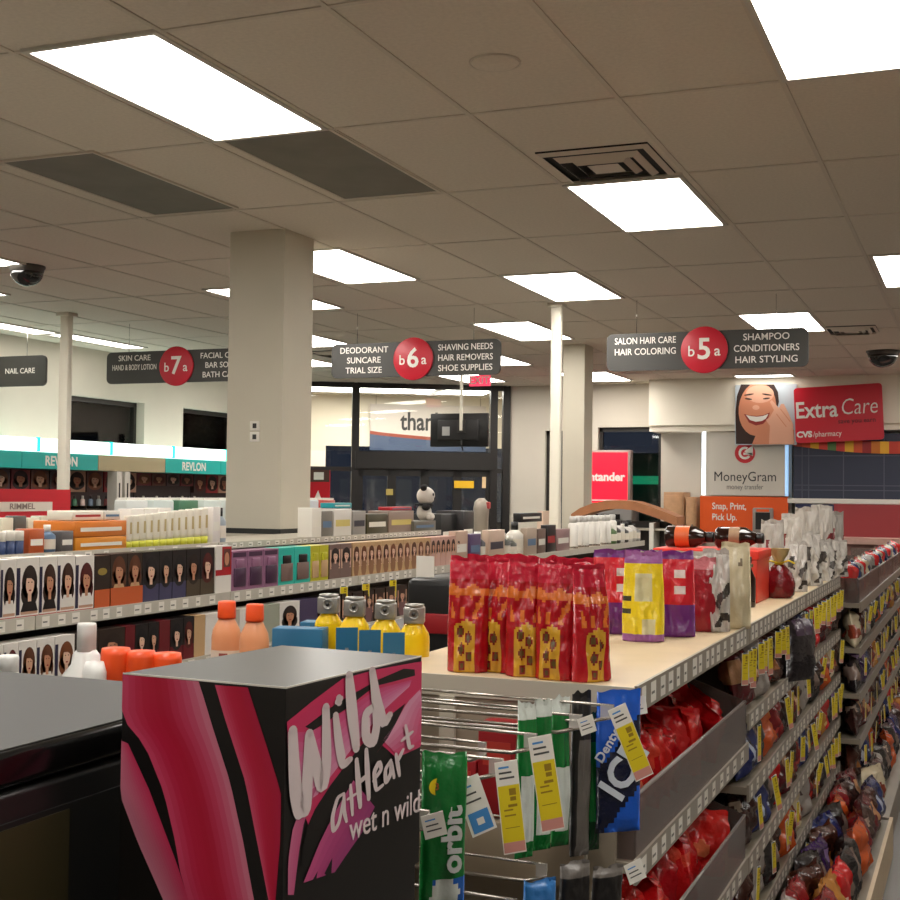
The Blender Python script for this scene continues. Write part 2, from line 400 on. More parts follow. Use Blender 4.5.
# ------------------------------------------------------------------ slim poles
POLE = M('pole_white', (222,216,200), .5)
for lb, p, r in [('slim white floor to ceiling pole right of the middle aisle sign', zp(557, 300, CH)*1.02, .042), ('slim white pole at the far left in front of the cosmetics wall', zp(67, 313, CH), .045)]:
    th = thing('power_pole', lb, 'pole', (p.x, p.y, 0), 0, 'slim white poles')
    MB().box(-r, r, -r*.8, r*.8, 0, CH, POLE, .012).build('pole', th)
    MB().box(-r*1.5, r*1.5, -r*1.4, r*1.4, CH-.03, CH, POLE, .004).build('ceiling_collar', th)
    MB().box(-r*1.5, r*1.5, -r*1.4, r*1.4, 0, .03, POLE, .004).build('foot', th)

# ------------------------------------------------------------------ aisle signs
def aisle_sign(cx, num, left, right, lb):
    Y = 9.8; w, h = 1.53, .29
    th = thing('aisle_sign', lb, 'sign', (cx, Y, 2.645), 0, 'hanging aisle signs')
    r = .05; pts = []
    for sx, sz, a0 in ((1,1,0),(-1,1,PI/2),(-1,-1,PI),(1,-1,3*PI/2)):
        for k in range(6):
            a = a0 + PI/2*k/5; pts.append((sx*(w/2-r)+r*math.cos(a), -.012, sz*(h/2-r)+r*math.sin(a)))
    MB().prism(pts, (0,.024,0), SIGNGREY).build('board', th)
    b = MB(); b.x = Matrix.Rotation(PI/2, 4, 'X'); b.lathe([(.178,.012),(.178,.028),(.174,.03)], SIGNRED, 40); b.build('number_disc', th)
    text(num, .225, TXT, th, (0,-.031,0), FRONT, 'number', bold=.004)
    text('b', .115, TXT, th, (-.098,-.031,-.012), FRONT, 'lettering', bold=.001); text('a', .115, TXT, th, (.10,-.031,-.012), FRONT, 'lettering', bold=.001)
    for words, xx in ((left,-.46),(right,.46)):
        for i, wd_ in enumerate(words):
            z = .085-.085*i
            t_ = text(wd_, .072, TXT, th, (xx,-.013,z), FRONT, 'lettering', bold=.0004)
            k = min(1, .48/max(.01, t_.dimensions.x)); t_.scale = (k, 1, 1)
    for sx in (-.53, .53): MB().tube([(sx,0,h/2),(sx,0,CH-2.645)], .0025, CHROME, 6).build('hanging_wire', th)
aisle_sign(-1.935, '5', ['SALON HAIR CARE','HAIR COLORING'], ['SHAMPOO','CONDITIONERS','HAIR STYLING'], 'grey hanging aisle sign with 5 in a red disc')
aisle_sign(-4.35, '6', ['DEODORANT','SUNCARE','TRIAL SIZE'], ['SHAVING NEEDS','HAIR REMOVERS','SHOE SUPPLIES'], 'grey hanging aisle sign with 6 in a red disc')
aisle_sign(-6.675, '7', ['SKIN CARE','HAND & BODY LOTION'], ['FACIAL CARE','BAR SOAP','BATH CARE'], 'grey hanging aisle sign with 7 in a red disc, cut by the column')
aisle_sign(-8.9, '8', ['COSMETICS'], ['','NAIL CARE'], 'grey hanging aisle sign cut off by the left edge, reading NAIL CARE')

# outlet on the column
th = thing('wall_outlet', 'pair of white outlet plates one above the other on the square column', 'outlet', (-3.875, 6.48, 1.88))
for dz in (.032, -.032):
    pl = MB().box(-.032, .032, -.008, 0, dz-.028, dz+.028, WHITE, .003).build('cover_plate', th)
    MB().box(-.012, .012, -.011, -.008, dz-.014, dz+.014, DARKM).build('socket', pl)

# ------------------------------------------------------------------ cosmetics wall units along the left wall
TEAL = M('teal_panel', (20,176,168), .35)
TEALG = M('teal_light', (40,235,210), .4, emit=.7)
LBOX = M('light_box', (238,255,249), .4, emit=.95)
BEIGE = M('beige_header', (178,164,128), .5)
SKIN = [M('print_skin_%d' % i, c, .45) for i, c in enumerate([(214,164,134),(196,138,106),(228,186,160),(170,112,84)])]
HAIR = [M('print_hair_%d' % i, c, .45) for i, c in enumerate([(38,24,18),(62,34,22),(96,54,30),(22,18,20),(120,66,32),(86,24,20)])]
PIC = [M('poster_bg_%d' % i, c, .35) for i, c in enumerate([(96,58,48),(150,34,40),(72,54,58),(190,150,126),(118,40,46),(60,40,38)])]
def face_art(mb, c, ax, up, w, h, n, hair, skin, top=None):
    """printed portrait: hair, face, neck and shoulders laid on the surface; n = outward normal"""
    c = Vector(c); ax = Vector(ax); up = Vector(up); n = Vector(n); e = .0006
    mb.ell(c+up*(h*.10)+n*e, ax, up, w*.40, h*.36, hair)
    mb.ell(c-up*(h*.12)+n*e, ax, up, w*.44, h*.28, hair)
    if top: mb.poly([c-ax*(w*.45)-up*(h*.48)+n*2*e, c+ax*(w*.45)-up*(h*.48)+n*2*e, c+ax*(w*.26)-up*(h*.22)+n*2*e, c-ax*(w*.26)-up*(h*.22)+n*2*e], top)
    mb.poly([c-ax*(w*.09)-up*(h*.28)+n*3*e, c+ax*(w*.09)-up*(h*.28)+n*3*e, c+ax*(w*.09)-up*(h*.05)+n*3*e, c-ax*(w*.09)-up*(h*.05)+n*3*e], skin)
    mb.ell(c+up*(h*.07)+n*4*e, ax, up, w*.22, h*.215, skin)
    for s in (-1, 1): mb.ell(c+ax*(s*w*.085)+up*(h*.11)+n*5*e, ax, up, w*.035, h*.014, HAIR[0], 8)
    mb.ell(c-up*(h*.055)+n*5*e, ax, up, w*.07, h*.02, PIC[1], 8)
    mb.poly([c-ax*(w*.22)+up*(h*.2)+n*5*e, c+ax*(w*.05)+up*(h*.19)+n*5*e, c+ax*(w*.22)+up*(h*.12)+n*5*e, c+ax*(w*.24)+up*(h*.3)+n*5*e, c-ax*(w*.2)+up*(h*.33)+n*5*e], hair)
ys = [8.0, 8.75, 9.82, 10.97, 12.16, 13.3, 14.4]; yl = [8.25, 9.0, 10.05, 11.18, 12.31, 13.42, 14.5]
UD = .48
SHW = M('unit_white', (214,208,198), .4); SHD = M('unit_dark', (52,44,44), .4); SHG = M('unit_grey', (140,140,138), .4)
bt_cols = [(150,190,170),(200,205,205),(60,110,80),(220,190,180),(170,90,90),(230,226,218),(120,140,160),(90,60,70)]
def smallbottle(k):
    c = M('small_bottle_%d' % k, bt_cols[k], .25); b = MB()
    b.lathe([(.024,0),(.026,.01),(.026,.085),(.014,.1)], c, 12).lathe([(.013,.1),(.013,.13),(.011,.132)], SHW if k % 2 else SHD, 12)
    return b.mesh('small_bottle')
SB = [smallbottle(k) for k in range(8)]
names = ['leftmost of the','second','third','fourth','fifth','rightmost of the']
hdr = ['teal','teal','teal','beige','teal','teal']
for i in range(6):
    y0, y1 = ys[i], ys[i+1]; L = y1-y0
    lb = ['wall cosmetics unit outside the left edge, teal header','lit wall cosmetics unit with teal header cut by the left edge','lit wall cosmetics unit with teal REVLON header behind the slim pole','lit wall cosmetics unit with plain beige header','lit wall cosmetics unit with teal REVLON header beside the column','wall cosmetics unit hidden behind the column'][i]
    th = thing('cosmetics_unit', lb, 'display unit', (XL, y0, 0), 0, 'cosmetics units on the left wall')
    MB().box(0, .06, .01, L-.01, .1, 1.885, SHD).box(.06, .2, .01, L-.01, 0, .12, SHD).box(.06, .40, .01, L-.01, 1.86, 1.888, SHD).build('back_panel', th)
    l0, l1 = yl[i], yl[i+1]
    lx = thing('light_box', ['glowing light box above the shelf outside the left edge','glowing white light box over the teal header at the left edge','glowing white light box crossed by the slim pole','glowing white light box between the slim pole and the beige header','glowing white light box over the beige header and next to the column','glowing white light box behind the column'][i], 'light', (XL, l0, 1.891), 0, 'light boxes above the cosmetics wall')
    MB().box(.02, UD+.02, .004, l1-l0-.034, 0, .13, LBOX, .015).build('diffuser', lx); MB().box(.02, UD+.024, l1-l0-.032, l1-l0-.002, 0, .136, TEALG).build('end_cap', lx)
    hm = TEAL if hdr[i] == 'teal' else BEIGE
    hb = MB().box(.05, UD, .004, L-.004, 1.725, 1.885, hm).build('header_panel', th)
    if i in (2, 4): text('REVLON', .13, TXT, hb, (UD+.001, L*.5, 1.80), RIGHT, 'lettering', bold=.004)
    if i == 1: text('L', .13, TXT, hb, (UD+.001, L*.2, 1.79), RIGHT, 'lettering', bold=.004)
    # poster strip under the header
    pm = MB(); nP = 4
    for q in range(nP):
        a, b = L*q/nP+.01, L*(q+1)/nP-.01
        z0 = 1.50 if i != 4 else 1.58
        pm.box(.06, .10, a, b, z0, 1.72, PIC[(q*2+i) % 6])
        face_art(pm, (.1, (a+b)/2, (z0+1.72)/2), (0,1,0), (0,0,1), (b-a), 1.72-z0, (1,0,0), HAIR[(q+i) % 6], SKIN[(q+i) % 4])
    pm.build('poster_strip', th)
    for z in (1.33, 1.08, .83, .55): MB().box(.06, .34, .01, L-.01, z-.02, z, SHW if i % 2 else SHG).box(.34, .35, .01, L-.01, z-.03, z+.03, CLEAR).build('shelf', th)
    for k in range(9):
        yy = y0 + L*(k+.5)/9
        if i in (1, 2, 3, 4):
            inst(SB[(k*3+i) % 8], 'cosmetics_bottle', '%s small bottle from the left on the %s shelf' % (ORD[k], ['','edge unit','pole unit','beige unit','column unit'][i]), 'bottle', (XL+.24, yy, 1.331), group='small bottles on the cosmetics wall')
# white display columns between the units
for k in range(2):
    o = MB().box(-.06, .06, -.045, .045, 0, 1.72, SHW).box(.06, .063, -.01, .01, .9, 1.6, BLACKP).build('display_tower', None, (XL+.46, 11.28+.14*k, 0))
    tag(o, '%s of two tall white display towers against the cosmetics wall' % ['left', 'right'][k], 'display tower', 'white display towers')

# ------------------------------------------------------------------ entrance things
# hanging banner inside the vestibule
BLUE = M('banner_blue', (70,84,110), .5); BRICK = M('banner_brick', (150,70,50), .6); BANW = M('banner_white', (206,196,186), .5)
ang = math.atan2(dv.y, dv.x)
pL = pp(370, 420, front(0,0,2.27), nv); pR = pp(486, 420, front(0,0,2.27), nv)
bw = (pR-pL).length; zt = pp(370, 404, front(0,0,2.27), nv).z; zb = pp(370, 450, front(0,0,2.27), nv).z
th = thing('banner', 'white hanging banner reading thank you over the entrance doors, half behind the monitor', 'banner', ((pL.x+pR.x)/2, (pL.y+pR.y)/2, zb), ang)
hh = zt-zb
b = MB().box(-bw/2, bw/2, -.008, .008, 0, hh, BLUE)
wave = [(-bw/2 + bw*k/12, .42*hh - .2*hh*(k/12)**.8*(1-.1*k/12)) for k in range(13)]
b.poly([(x,-.0086,z) for x,z in wave] + [(bw/2,-.0086,hh),(-bw/2,-.0086,hh)], BANW)
for k in range(12):
    (xa,za),(xb,zb_) = wave[k], wave[k+1]; b.poly([(xa,-.0092,za-.05),(xb,-.0092,zb_-.05),(xb,-.0092,zb_),(xa,-.0092,za)], BRICK)
b.build('printed_panel', th)
text('thank you', .40, M('banner_text', (36,34,36), .5), th, (-bw*.5+bw*.26, -.01, hh*.62), FRONT, 'lettering', align='LEFT', bold=.008, fit=bw*.66)
for sx in (-.45, .45): MB().tube([(bw*sx,0,hh),(bw*sx,0,CH-zb-.001)], .004, CHROME, 6).build('hanging_wire', th)
# yellow notice and other stickers on the doors
for (x0,y0,x1,y1,c,lb) in [(454,481,474,488,(232,184,30),'yellow notice stuck on the glass entrance door'),(482,477,486,488,(226,196,150),'pale sticker on the door frame beside the yellow notice'),(386,489,393,495,(196,176,96),'small beige sticker on the left door glass')]:
    a = pp(x0, y1, front(0,0,-.066), nv); bq = pp(x1, y0, front(0,0,-.066), nv)
    mb = MB(); d = bq-a; L = Vector((d.x, d.y, 0)).length
    mb.box(0, L, -.002, .002, 0, d.z, M('notice_%d' % x0, c, .5))
    o = mb.build('door_notice', None, a, ang); tag(o, lb, 'notice')
# monitor on a ceiling pole
MY = 12.0
th = thing('monitor', 'black flat monitor seen from behind, hanging from a ceiling pole over the aisle', 'monitor', (-4.83, MY, 2.0))
MB().box(-.31, .31, 0, .045, 0, .335, BLACKP, .008).build('casing', th)
MB().box(-.22, .22, -.03, .002, .06, .27, M('monitor_back', (30,29,29), .55), .012).build('rear_housing', th)
MB().box(-.165, -.085, -.034, -.029, .11, .20, M('label_silver', (170,170,168), .4)).build('rating_label', th)['label'] = 'silver label'
pm = MB().box(.0, .09, -.05, -.03, .14, .26, DARKM).box(.03, .06, -.055, -.045, .16, CH-2.0, POLE).box(-.02,.11,-.1,.0,CH-2.012,CH-2.0,POLE)
pm.build('ceiling_pole', th)
MB().tube([(.05,-.04,.07),(.05,-.05,.02),(.07,-.05,-.04)], .008, BLACKP).build('cable', th)
# exit sign
EXITG = M('exit_red', (235,60,90), .4, emit=.9)
th = thing('exit_sign', 'small lit red exit sign hanging under the ceiling by the entrance', 'exit sign', (-5.76, 15.0, 2.87))
MB().box(-.135, .135, -.02, .02, 0, .13, EXITG).build('housing', th); text('EXIT', .13, M('exit_text', (255,225,225), .5), th, (0,-.021,.065), FRONT, 'lettering', bold=.003)
MB().tube([(0,0,.13),(0,0,.18)], .012, WHITE).build('stem', th)
# red notice stand by the entrance frame
p0 = yp(312, 508, 15.3); p1 = yp(328, 470, 15.3)
th = thing('poster_stand', 'red poster stand with a white flame shape by the entrance frame', 'poster stand', ((p0.x+p1.x)/2-.03, 15.3, 0))
w2 = (p1.x-p0.x)/2+.06
b = MB().box(-w2, w2, -.01, .01, p0.z-.02, p1.z, RED).poly([(-w2,-.011,p1.z-.16),(w2,-.011,p1.z-.16),(w2,-.011,p1.z),(-w2,-.011,p1.z)], M('poster_brown', (80,50,40), .5))
b.poly([(-.06,-.012,p1.z-.13),(.09,-.012,p1.z-.13),(.09,-.012,p1.z-.03),(-.06,-.012,p1.z-.03)], PAPER)
b.poly([(-.05,-.012,p0.z+.02),(.05,-.012,p0.z+.02),(.065,-.012,p0.z+.1),(.01,-.012,p0.z+.24),(-.06,-.012,p0.z+.1)], PAPER)
b.build('poster', th); MB().box(-.02,.02,-.01,.02,0,p0.z,DARKM).box(-.16,.16,-.12,.12,0,.02,DARKM).build('stand', th)
# cash machine in the back corner
ATM = M('atm_red', (232,14,38), .35, emit=1.3); ATMG = M('atm_grey', (120,116,112), .4)
th = thing('cash_machine', 'cash machine with a glowing red sign beside the rear window', 'cash machine', (-4.62, 16.75, 0))
MB().box(-.36, .36, 0, .4, 0, 1.38, ATMG, .02).build('cabinet', th)
MB().box(-.36, .34, -.02, .12, 1.40, 2.13, M('atm_frame', (150,130,124), .4), .01).build('sign_frame', th)
MB().box(-.32, .30, -.025, -.019, 1.43, 2.10, ATM).box(-.36, .34, -.03, -.024, 1.455, 1.47, TXT).build('sign_panel', th)
text('Santander', .155, TXT, th, (-.045, -.032, 1.77), FRONT, 'lettering', bold=.006)
MB().box(-.2, .2, -.03, .0, 1.02, 1.28, BLACKG).build('screen', th)

# ------------------------------------------------------------------ photo counter signs at the back
PHY = 16.62
th = thing('ad_poster', 'poster of a laughing woman cupping her cheek, on the white soffit', 'poster', (-2.5, PHY, 2.2))
P = lambda x, y, e=0: (lambda q: (q.x, q.y-e, q.z))(yp(x, y, PHY))
b = MB()
q0, q1 = yp(735, 445, PHY), yp(795, 384, PHY)
b.box(q0.x, q1.x+.02, PHY, PHY+.04, q0.z, q1.z, M('poster_sky', (196,206,214), .5))
def pol(pts, mat, e): b.poly([P(min(max(x, 735.2), 794.8), max(y, 384.4), e) for x, y in pts], mat)
SK = M('poster_skin', (214,140,106), .5); SK2 = M('poster_skin_light', (230,174,146), .5); HR = M('poster_hair', (52,30,24), .5)
pol([(736,444),(735.5,412),(737,396),(741,384.5),(774,384.5),(778,392),(779,402),(776,412),(758,432),(752,444)][::-1], HR, .002)
def ellp(cx, cy, rx, ry, mat, e, tilt=0, n=24):
    pol([(cx+rx*math.cos(a)*math.cos(tilt)-ry*math.sin(a)*math.sin(tilt), cy+rx*math.cos(a)*math.sin(tilt)+ry*math.sin(a)*math.cos(tilt)) for a in [-2*PI*k/n for k in range(n)]], mat, e)
pol([(752,444.5),(757,432),(776,418),(794,430),(794.5,444.5)][::-1], SK, .003)
ellp(757.5, 409, 18.8, 27, SK, .004, .10); ellp(760, 394, 14, 9, SK2, .005); 
pol([(744,414),(750,415.5),(757,416),(764,415),(770,412.5),(768,419),(763,424),(756,425.5),(749,422.5)][::-1], M('poster_mouth', (150,50,44), .5), .006); pol([(746,415),(751,416.2),(757,416.8),(763,416),(768.5,414),(766,418.5),(762,421),(756,421.8),(750,420)][::-1], TXT, .007)
ellp(748.5, 399, 3.6, .8, HR, .006, .12); ellp(766.5, 398.5, 3.6, .8, HR, .006, -.12); ellp(749, 394.6, 5, .8, HR, .006, -.15); ellp(767, 394.6, 5, .8, HR, .006, .15)
ellp(756, 407.5, 3.6, 2.4, SK2, .006)
pol([(769,444),(770,426),(766,420),(770,417),(774,410),(770,402),(772,400),(779,408),(781,404),(784,404),(789,414),(793,424),(794,444)][::-1], SK2, .008)
for (xa,ya,xb,yb) in ((776,414,786,427),(780,409,790,422)): pol([(xa,ya),(xa+.8,ya-.3),(xb+.8,yb-.3),(xb,yb)][::-1], SK, .009)
b.x = Matrix.Identity(4); b.v = [(x+2.5, y-PHY, z-2.2) for x, y, z in b.v]; b.build('printed_face', th)
# red loyalty card sign, slightly tilted
a, c = yp(795, 390, PHY), yp(883, 384.5, PHY); d, e_ = yp(796, 445, PHY), yp(883.5, 438, PHY)
th = thing('card_sign', 'big tilted red loyalty card sign next to the laughing woman poster', 'sign', ((a.x+e_.x)/2, PHY-.03, (a.z+e_.z)/2))
w, h = (c-a).length, (a-d).length; tl = math.atan2(c.z-a.z, c.x-a.x)
b = MB(); b.x = Matrix.Rotation(-tl, 4, 'Y'); pts = []
for sx, sz, a0 in ((1,1,0),(-1,1,PI/2),(-1,-1,PI),(1,-1,3*PI/2)):
    for k in range(5):
        an = a0+PI/2*k/4; pts.append((sx*(w/2-.04)+.04*math.cos(an), -.015, sz*(h/2-.04)+.04*math.sin(an)))
b.prism(pts, (0,.03,0), M('card_red', (206,18,44), .35)); b.build('card', th)
rt = (PI/2, -tl, 0)
text('Extra', .285, TXT, th, (-.52,-.017,.03), rt, 'lettering', align='LEFT', bold=.005, fit=.50)
text('Care', .285, TXT, th, (.02,-.017,.07), rt, 'lettering', align='LEFT', bold=-.002, shear=.15, fit=.42)
text('save you earn', .08, M('card_dark', (90,8,24), .5), th, (.22,-.017,-.09), rt, 'lettering', bold=.001)
text('CVS', .10, TXT, th, (-.50,-.017,-.265), rt, 'lettering', align='LEFT', bold=.005, fit=.19)
text('/pharmacy', .095, TXT, th, (-.30,-.017,-.26), rt, 'lettering', align='LEFT', bold=.0, fit=.34)
# money transfer light box
MGW = M('mg_panel', (214,208,196), .5); MGE = M('mg_edge', (236,246,255), .4, emit=1.6); MGD = M('mg_text', (58,56,56), .5)
MY2 = 16.74
a, c = yp(702, 437, MY2), yp(789, 496, MY2)
th = thing('light_box_sign', 'white MoneyGram money transfer light box with lit edges', 'sign', ((a.x+c.x)/2, MY2, c.z))
w, h = c.x-a.x, 2.362-c.z
MB().box(-w/2+.05, w/2-.05, 0, .1, 0, h, MGW).build('panel', th)
MB().box(-w/2, -w/2+.05, .0, .1, 0, h, MGE).box(w/2-.05, w/2-.02, 0, .1, 0, h, M('mg_edge_blue', (150,190,230), .4, emit=.7)).build('lit_edge', th)
b = MB()
lz = yp(745, 453, MY2).z-c.z; lx = yp(745,453,MY2).x-(a.x+c.x)/2; R_ = .13
b.ell((lx,-.002,lz), (1,0,0), (0,0,1), R_, R_, M('mg_red', (206,40,50), .4), 28)
arc = [(lx+.075*math.cos(t_), -.004, lz+.075*math.sin(t_)) for t_ in [PI*.35+PI*1.45*k/10 for k in range(11)]]
for k in range(10):
    v1, v2 = Vector(arc[k]), Vector(arc[k+1]); c0 = Vector((lx,-.004,lz))
    b.poly([c0+(v1-c0)*.68, c0+(v2-c0)*.68, c0+(v2-c0)*1.1, c0+(v1-c0)*1.1], TXT)
b.poly([(lx-.01,-.005,lz+.02),(lx+.1,-.005,lz+.1),(lx+.1,-.005,lz-.04)], TXT)
b.poly([(lx-.02,-.005,lz-.025),(lx+.09,-.005,lz-.025),(lx+.09,-.005,lz+.005),(lx-.02,-.005,lz+.005)], TXT)
b.build('logo_disc', th)
text('MoneyGram', .175, MGD, th, (0,-.002, yp(745,477,MY2).z-c.z), FRONT, 'lettering', fit=.78)
text('money transfer', .095, M('mg_grey', (120,116,112), .5), th, (0,-.002, yp(745,487,MY2).z-c.z), FRONT, 'lettering', fit=.46)
# orange photo sign
OR = M('orange_board', (238,92,22), .4)
a, c = yp(700, 496, MY2), yp(788, 526, MY2)
th = thing('photo_sign', 'orange sign reading Snap, Print, Pick Up below the money transfer sign', 'sign', ((a.x+c.x)/2, MY2, c.z-.1))
w, h = c.x-a.x, a.z-c.z+.1
MB().box(-w/2, w/2, 0, .04, 0, h, OR).build('board', th)
text('Snap, Print,', .12, TXT, th, (-w*.36,-.002,h-.13), FRONT, 'lettering', align='LEFT', bold=.002, sx=.8)
text('Pick Up.', .12, TXT, th, (-w*.36,-.002,h-.27), FRONT, 'lettering', align='LEFT', bold=.002, sx=.8)
MB().box(.12, .38, -.05, 0, .0, h-.14, M('kiosk_grey', (150,140,134), .4), .02).box(.16, .34, -.052, -.049, .05, h-.2, BLACKP).box(.17,.33,-.053,-.049,h-.19,h-.16,OR).build('printed_kiosk', th)
# photo kiosk counter behind: dark panel with striped valance
th = thing('photo_counter', 'dark blue grey counter back wall under a striped valance', 'counter', (-2.2, 16.75, 0))
NAVY = M('navy_slats', (50,56,76), .5); NAVY2 = M('navy_line', (84,88,104), .5)
b = MB().box(.02, 2.6, 0, .05, 1.52, 2.33, NAVY)
for z in (1.62, 1.68, 2.05): b.box(.02, 2.6, -.004, 0, z, z+.012, NAVY2)
for x in (.12, .2, .62, 1.1, 1.6): b.box(x, x+.012, -.004, 0, 1.52, 2.33, NAVY2)
b.build('slatted_panel', th)
stc = [(206,70,40),(224,84,40),(236,176,40),(216,66,44),(92,130,70),(206,60,50),(240,180,44),(226,92,50),(160,40,44),(210,120,36),(238,180,44),(200,60,40)]
b = MB(); n = 24
for k in range(n):
    x0 = .02+2.5*k/n; x1 = .02+2.5*(k+1)/n
    zf = lambda x: 2.20-.10*math.sin(min(1, (x-.02)/1.2)*PI/2)+(-.0 if x < 1.3 else .1*(1-math.cos((x-1.3))))
    m_ = M('stripe_%d' % (k % 12), stc[k % 12], .5)
    b.prism([(x0,-.03,zf(x0)-.02),(x1,-.03,zf(x1)-.02),(x1,-.03,zf(x1)+.13),(x0,-.03,zf(x0)+.13)], (0,.02,0), m_)
b.build('striped_valance', th)
MB().box(-.05, 2.6, -.02, .05, 1.46, 1.52, WHITE).build('ledge', th)
MB().box(.05, 1.15, -.04, .0, 1.12, 1.45, M('navy_board', (24,34,74), .4)).build('navy_board', th)
MB().box(1.18, 2.6, -.04, .0, 1.12, 1.45, M('red_strip', (214,40,50), .4)).build('red_board', th)
MB().box(0, 2.6, -.1, .05, 0, 1.12, WALL).build('base', th)
text('Photo', .13, TXT, th, (.45,-.043,1.34), FRONT, 'lettering')
# cardboard boxes / wooden cabinet under the soffit
WOODL = M('light_wood', (184,140,100), .5, var=.12, vscale=14)
for x0, x1, y, z1, lb in [(-3.83,-3.56,16.72,1.58,'left pale wooden locker behind the arched rack'),(-3.54,-3.40,16.72,1.52,'right narrow wooden locker beside the orange sign')]:
    th = thing('wooden_locker', lb, 'locker', (x0, y, 0), 0, 'pale wooden lockers')
    MB().box(0, x1-x0, 0, .4, 0, z1, WOODL, .005).build('body', th); MB().box(.02, x1-x0-.02, -.015, 0, .1, z1-.04, WOODL, .004).build('door', th)
    MB().box(x1-x0-.06, x1-x0-.04, -.03, -.015, z1*.7, z1*.7+.1, CHROME).build('handle', th)
# checkout counter on the right with red panel
th = thing('checkout_counter', 'checkout counter with a dull red back panel at the far right', 'counter', (-1.4, 13.4, 0))
MB().box(0, 3.2, .0, .6, 0, 1.08, M('counter_front', (150,110,100), .5)).build('body', th)
MB().box(-.02, 3.2, -.1, .62, 1.08, 1.14, M('counter_top', (176,140,128), .4, var=.1, vscale=20)).build('countertop', th)
MB().box(.02, 3.2, .3, .34, 1.14, 1.47, M('counter_red', (140,42,46), .45)).build('red_panel', th)

# ------------------------------------------------------------------ product makers
def carton(w, d, h, side, art=None, bev=.0015):
    """a carton standing on its base, printed front towards local -y"""
    b = MB().box(-w/2, w/2, -d/2, d/2, 0, h, side)
    if art: art(b, w, d, h)
    return b.mesh('carton')
def bag(w, h, t, mats, fn, stand=True, seed=0, nu=12, nv=16, wr=.010, crimp=.07, hole=False):
    """film bag; front towards local -y; fn(u,v) gives the printed colour index for u in -1..1, v in 0..1"""
    b = MB(); rnd = random.Random(seed); off = Vector((rnd.uniform(0,50), rnd.uniform(0,50), rnd.uniform(0,50)))
    def pt(i, j, s):
        u = -1+2*i/nu; v = j/nv
        if stand: T = (1-max(0, (v-.25)/.75)**1.6)*(1-abs(u)**3.0)**.6
        else: T = (max(0, 1-abs(2*v-1)**3))**.6*(1-abs(u)**2.6)**.6
        if v > 1-crimp: T *= .06
        if not stand and v < crimp*.8: T *= .06
        n = noise.noise(Vector((u*2.1, v*3.2, s*3))+off)*wr + noise.noise(Vector((u*5, v*8, s*5))+off)*wr*.5
        wv = 1 + .03*noise.noise(Vector((v*4, 2, 0))+off)
        if stand: wv *= 1-.10*v**2
        lean = .012*noise.noise(Vector((v*1.5, 7, 1))+off)*v
        y = s*(t/2*T + n*(.25+T)*(0 if (i in (0, nu)) else 1)*(.3 if stand and j == 0 else 1)) + lean
        z = h*v + (noise.noise(Vector((u*2, 9, 0))+off)*.008 if j == nv else 0)
        return (u*w/2*wv, y, max(0, z))
    vs = []; fs = []; ms = []
    for s in (-1, 1):
        o = len(vs)
        for j in range(nv+1):
            for i in range(nu+1): vs.append(pt(i, j, s))
        for j in range(nv):
            for i in range(nu):
                a = o+j*(nu+1)+i; q = (a, a+1, a+nu+2, a+nu+1)
                fs.append(q if s < 0 else q[::-1]); ms.append(mats[fn(-1+2*(i+.5)/nu, (j+.5)/nv)])
    k = (nu+1)*(nv+1)
    for i in range(nu): fs.append((i+1, i, k+i, k+i+1)); ms.append(mats[0])
    for j in range(nv):
        for i in (0, nu):
            a = j*(nu+1)+i; c = a+nu+1; q = (a, c, k+c, k+a); fs.append(q if i == 0 else q[::-1]); ms.append(mats[fn(-1 if i == 0 else 1, (j+.5)/nv)])
    b.add(vs, fs, ms, True)
    return b.mesh('bag')
def tag_mb(w, h0, h1, kind):
    """hanging price tag: white top of height h0, coloured lower part of height h1, facing local -y, top edge at z=0"""
    b = MB().box(-w/2, w/2, -.0006, .0006, -h0-h1, 0, PAPER); e = -.0009
    for q in range(3):
        z = -h0*(.25+.22*q); b.poly([(-w*.36,e,z-.0012),(w*(.1+.1*q),e,z-.0012),(w*(.1+.1*q),e,z+.0012),(-w*.36,e,z+.0012)], TAGPRINT if q else TAGBLUE)
    if kind == 'y' and h1:
        b.poly([(-w*.47,e,-h0-h1*.83),(w*.47,e,-h0-h1*.83),(w*.47,e,-h0),(-w*.47,e,-h0)], YELTAG)
        b.poly([(-w*.47,e,-h0-h1*.98),(w*.47,e,-h0-h1*.98),(w*.47,e,-h0-h1*.83),(-w*.47,e,-h0-h1*.83)], TAGPINK)
        for q, (x0, x1, zc, s) in enumerate([(.0,.3,.1,.05),(.02,.28,.2,.03),(-.3,.1,.36,.012),(-.3,.2,.44,.012),(-.32,.32,.62,.005),(-.1,.3,.3,.02)]):
            zc = -h0-h1*zc; s *= h1; b.poly([(w*x0,e*1.3,zc-s),(w*x1,e*1.3,zc-s),(w*x1,e*1.3,zc+s),(w*x0,e*1.3,zc+s)], M('tag_ink', (150,120,20), .6))
    if kind == 'b' and h1:
        b.poly([(-w*.40,e,-h0-h1*.9),(w*.40,e,-h0-h1*.9),(w*.40,e,-h0),(-w*.40,e,-h0)], TAGBLUE)
        b.poly([(-w*.14,e*1.3,-h0-h1*.6),(w*.14,e*1.3,-h0-h1*.6),(w*.14,e*1.3,-h0-h1*.3),(-w*.14,e*1.3,-h0-h1*.3)], PAPER)
    return b
TAGS = {'y': tag_mb(.034, .03, .085, 'y').mesh('price_tag'), 'b': tag_mb(.04, .045, .03, 'b').mesh('price_tag'), 'w': tag_mb(.045, .04, 0, 'w').mesh('price_tag'),
        'ylong': tag_mb(.03, 0.004, .10, 'y').mesh('price_tag'), 'ywide': tag_mb(.06, 0.004, .10, 'y').mesh('price_tag')}
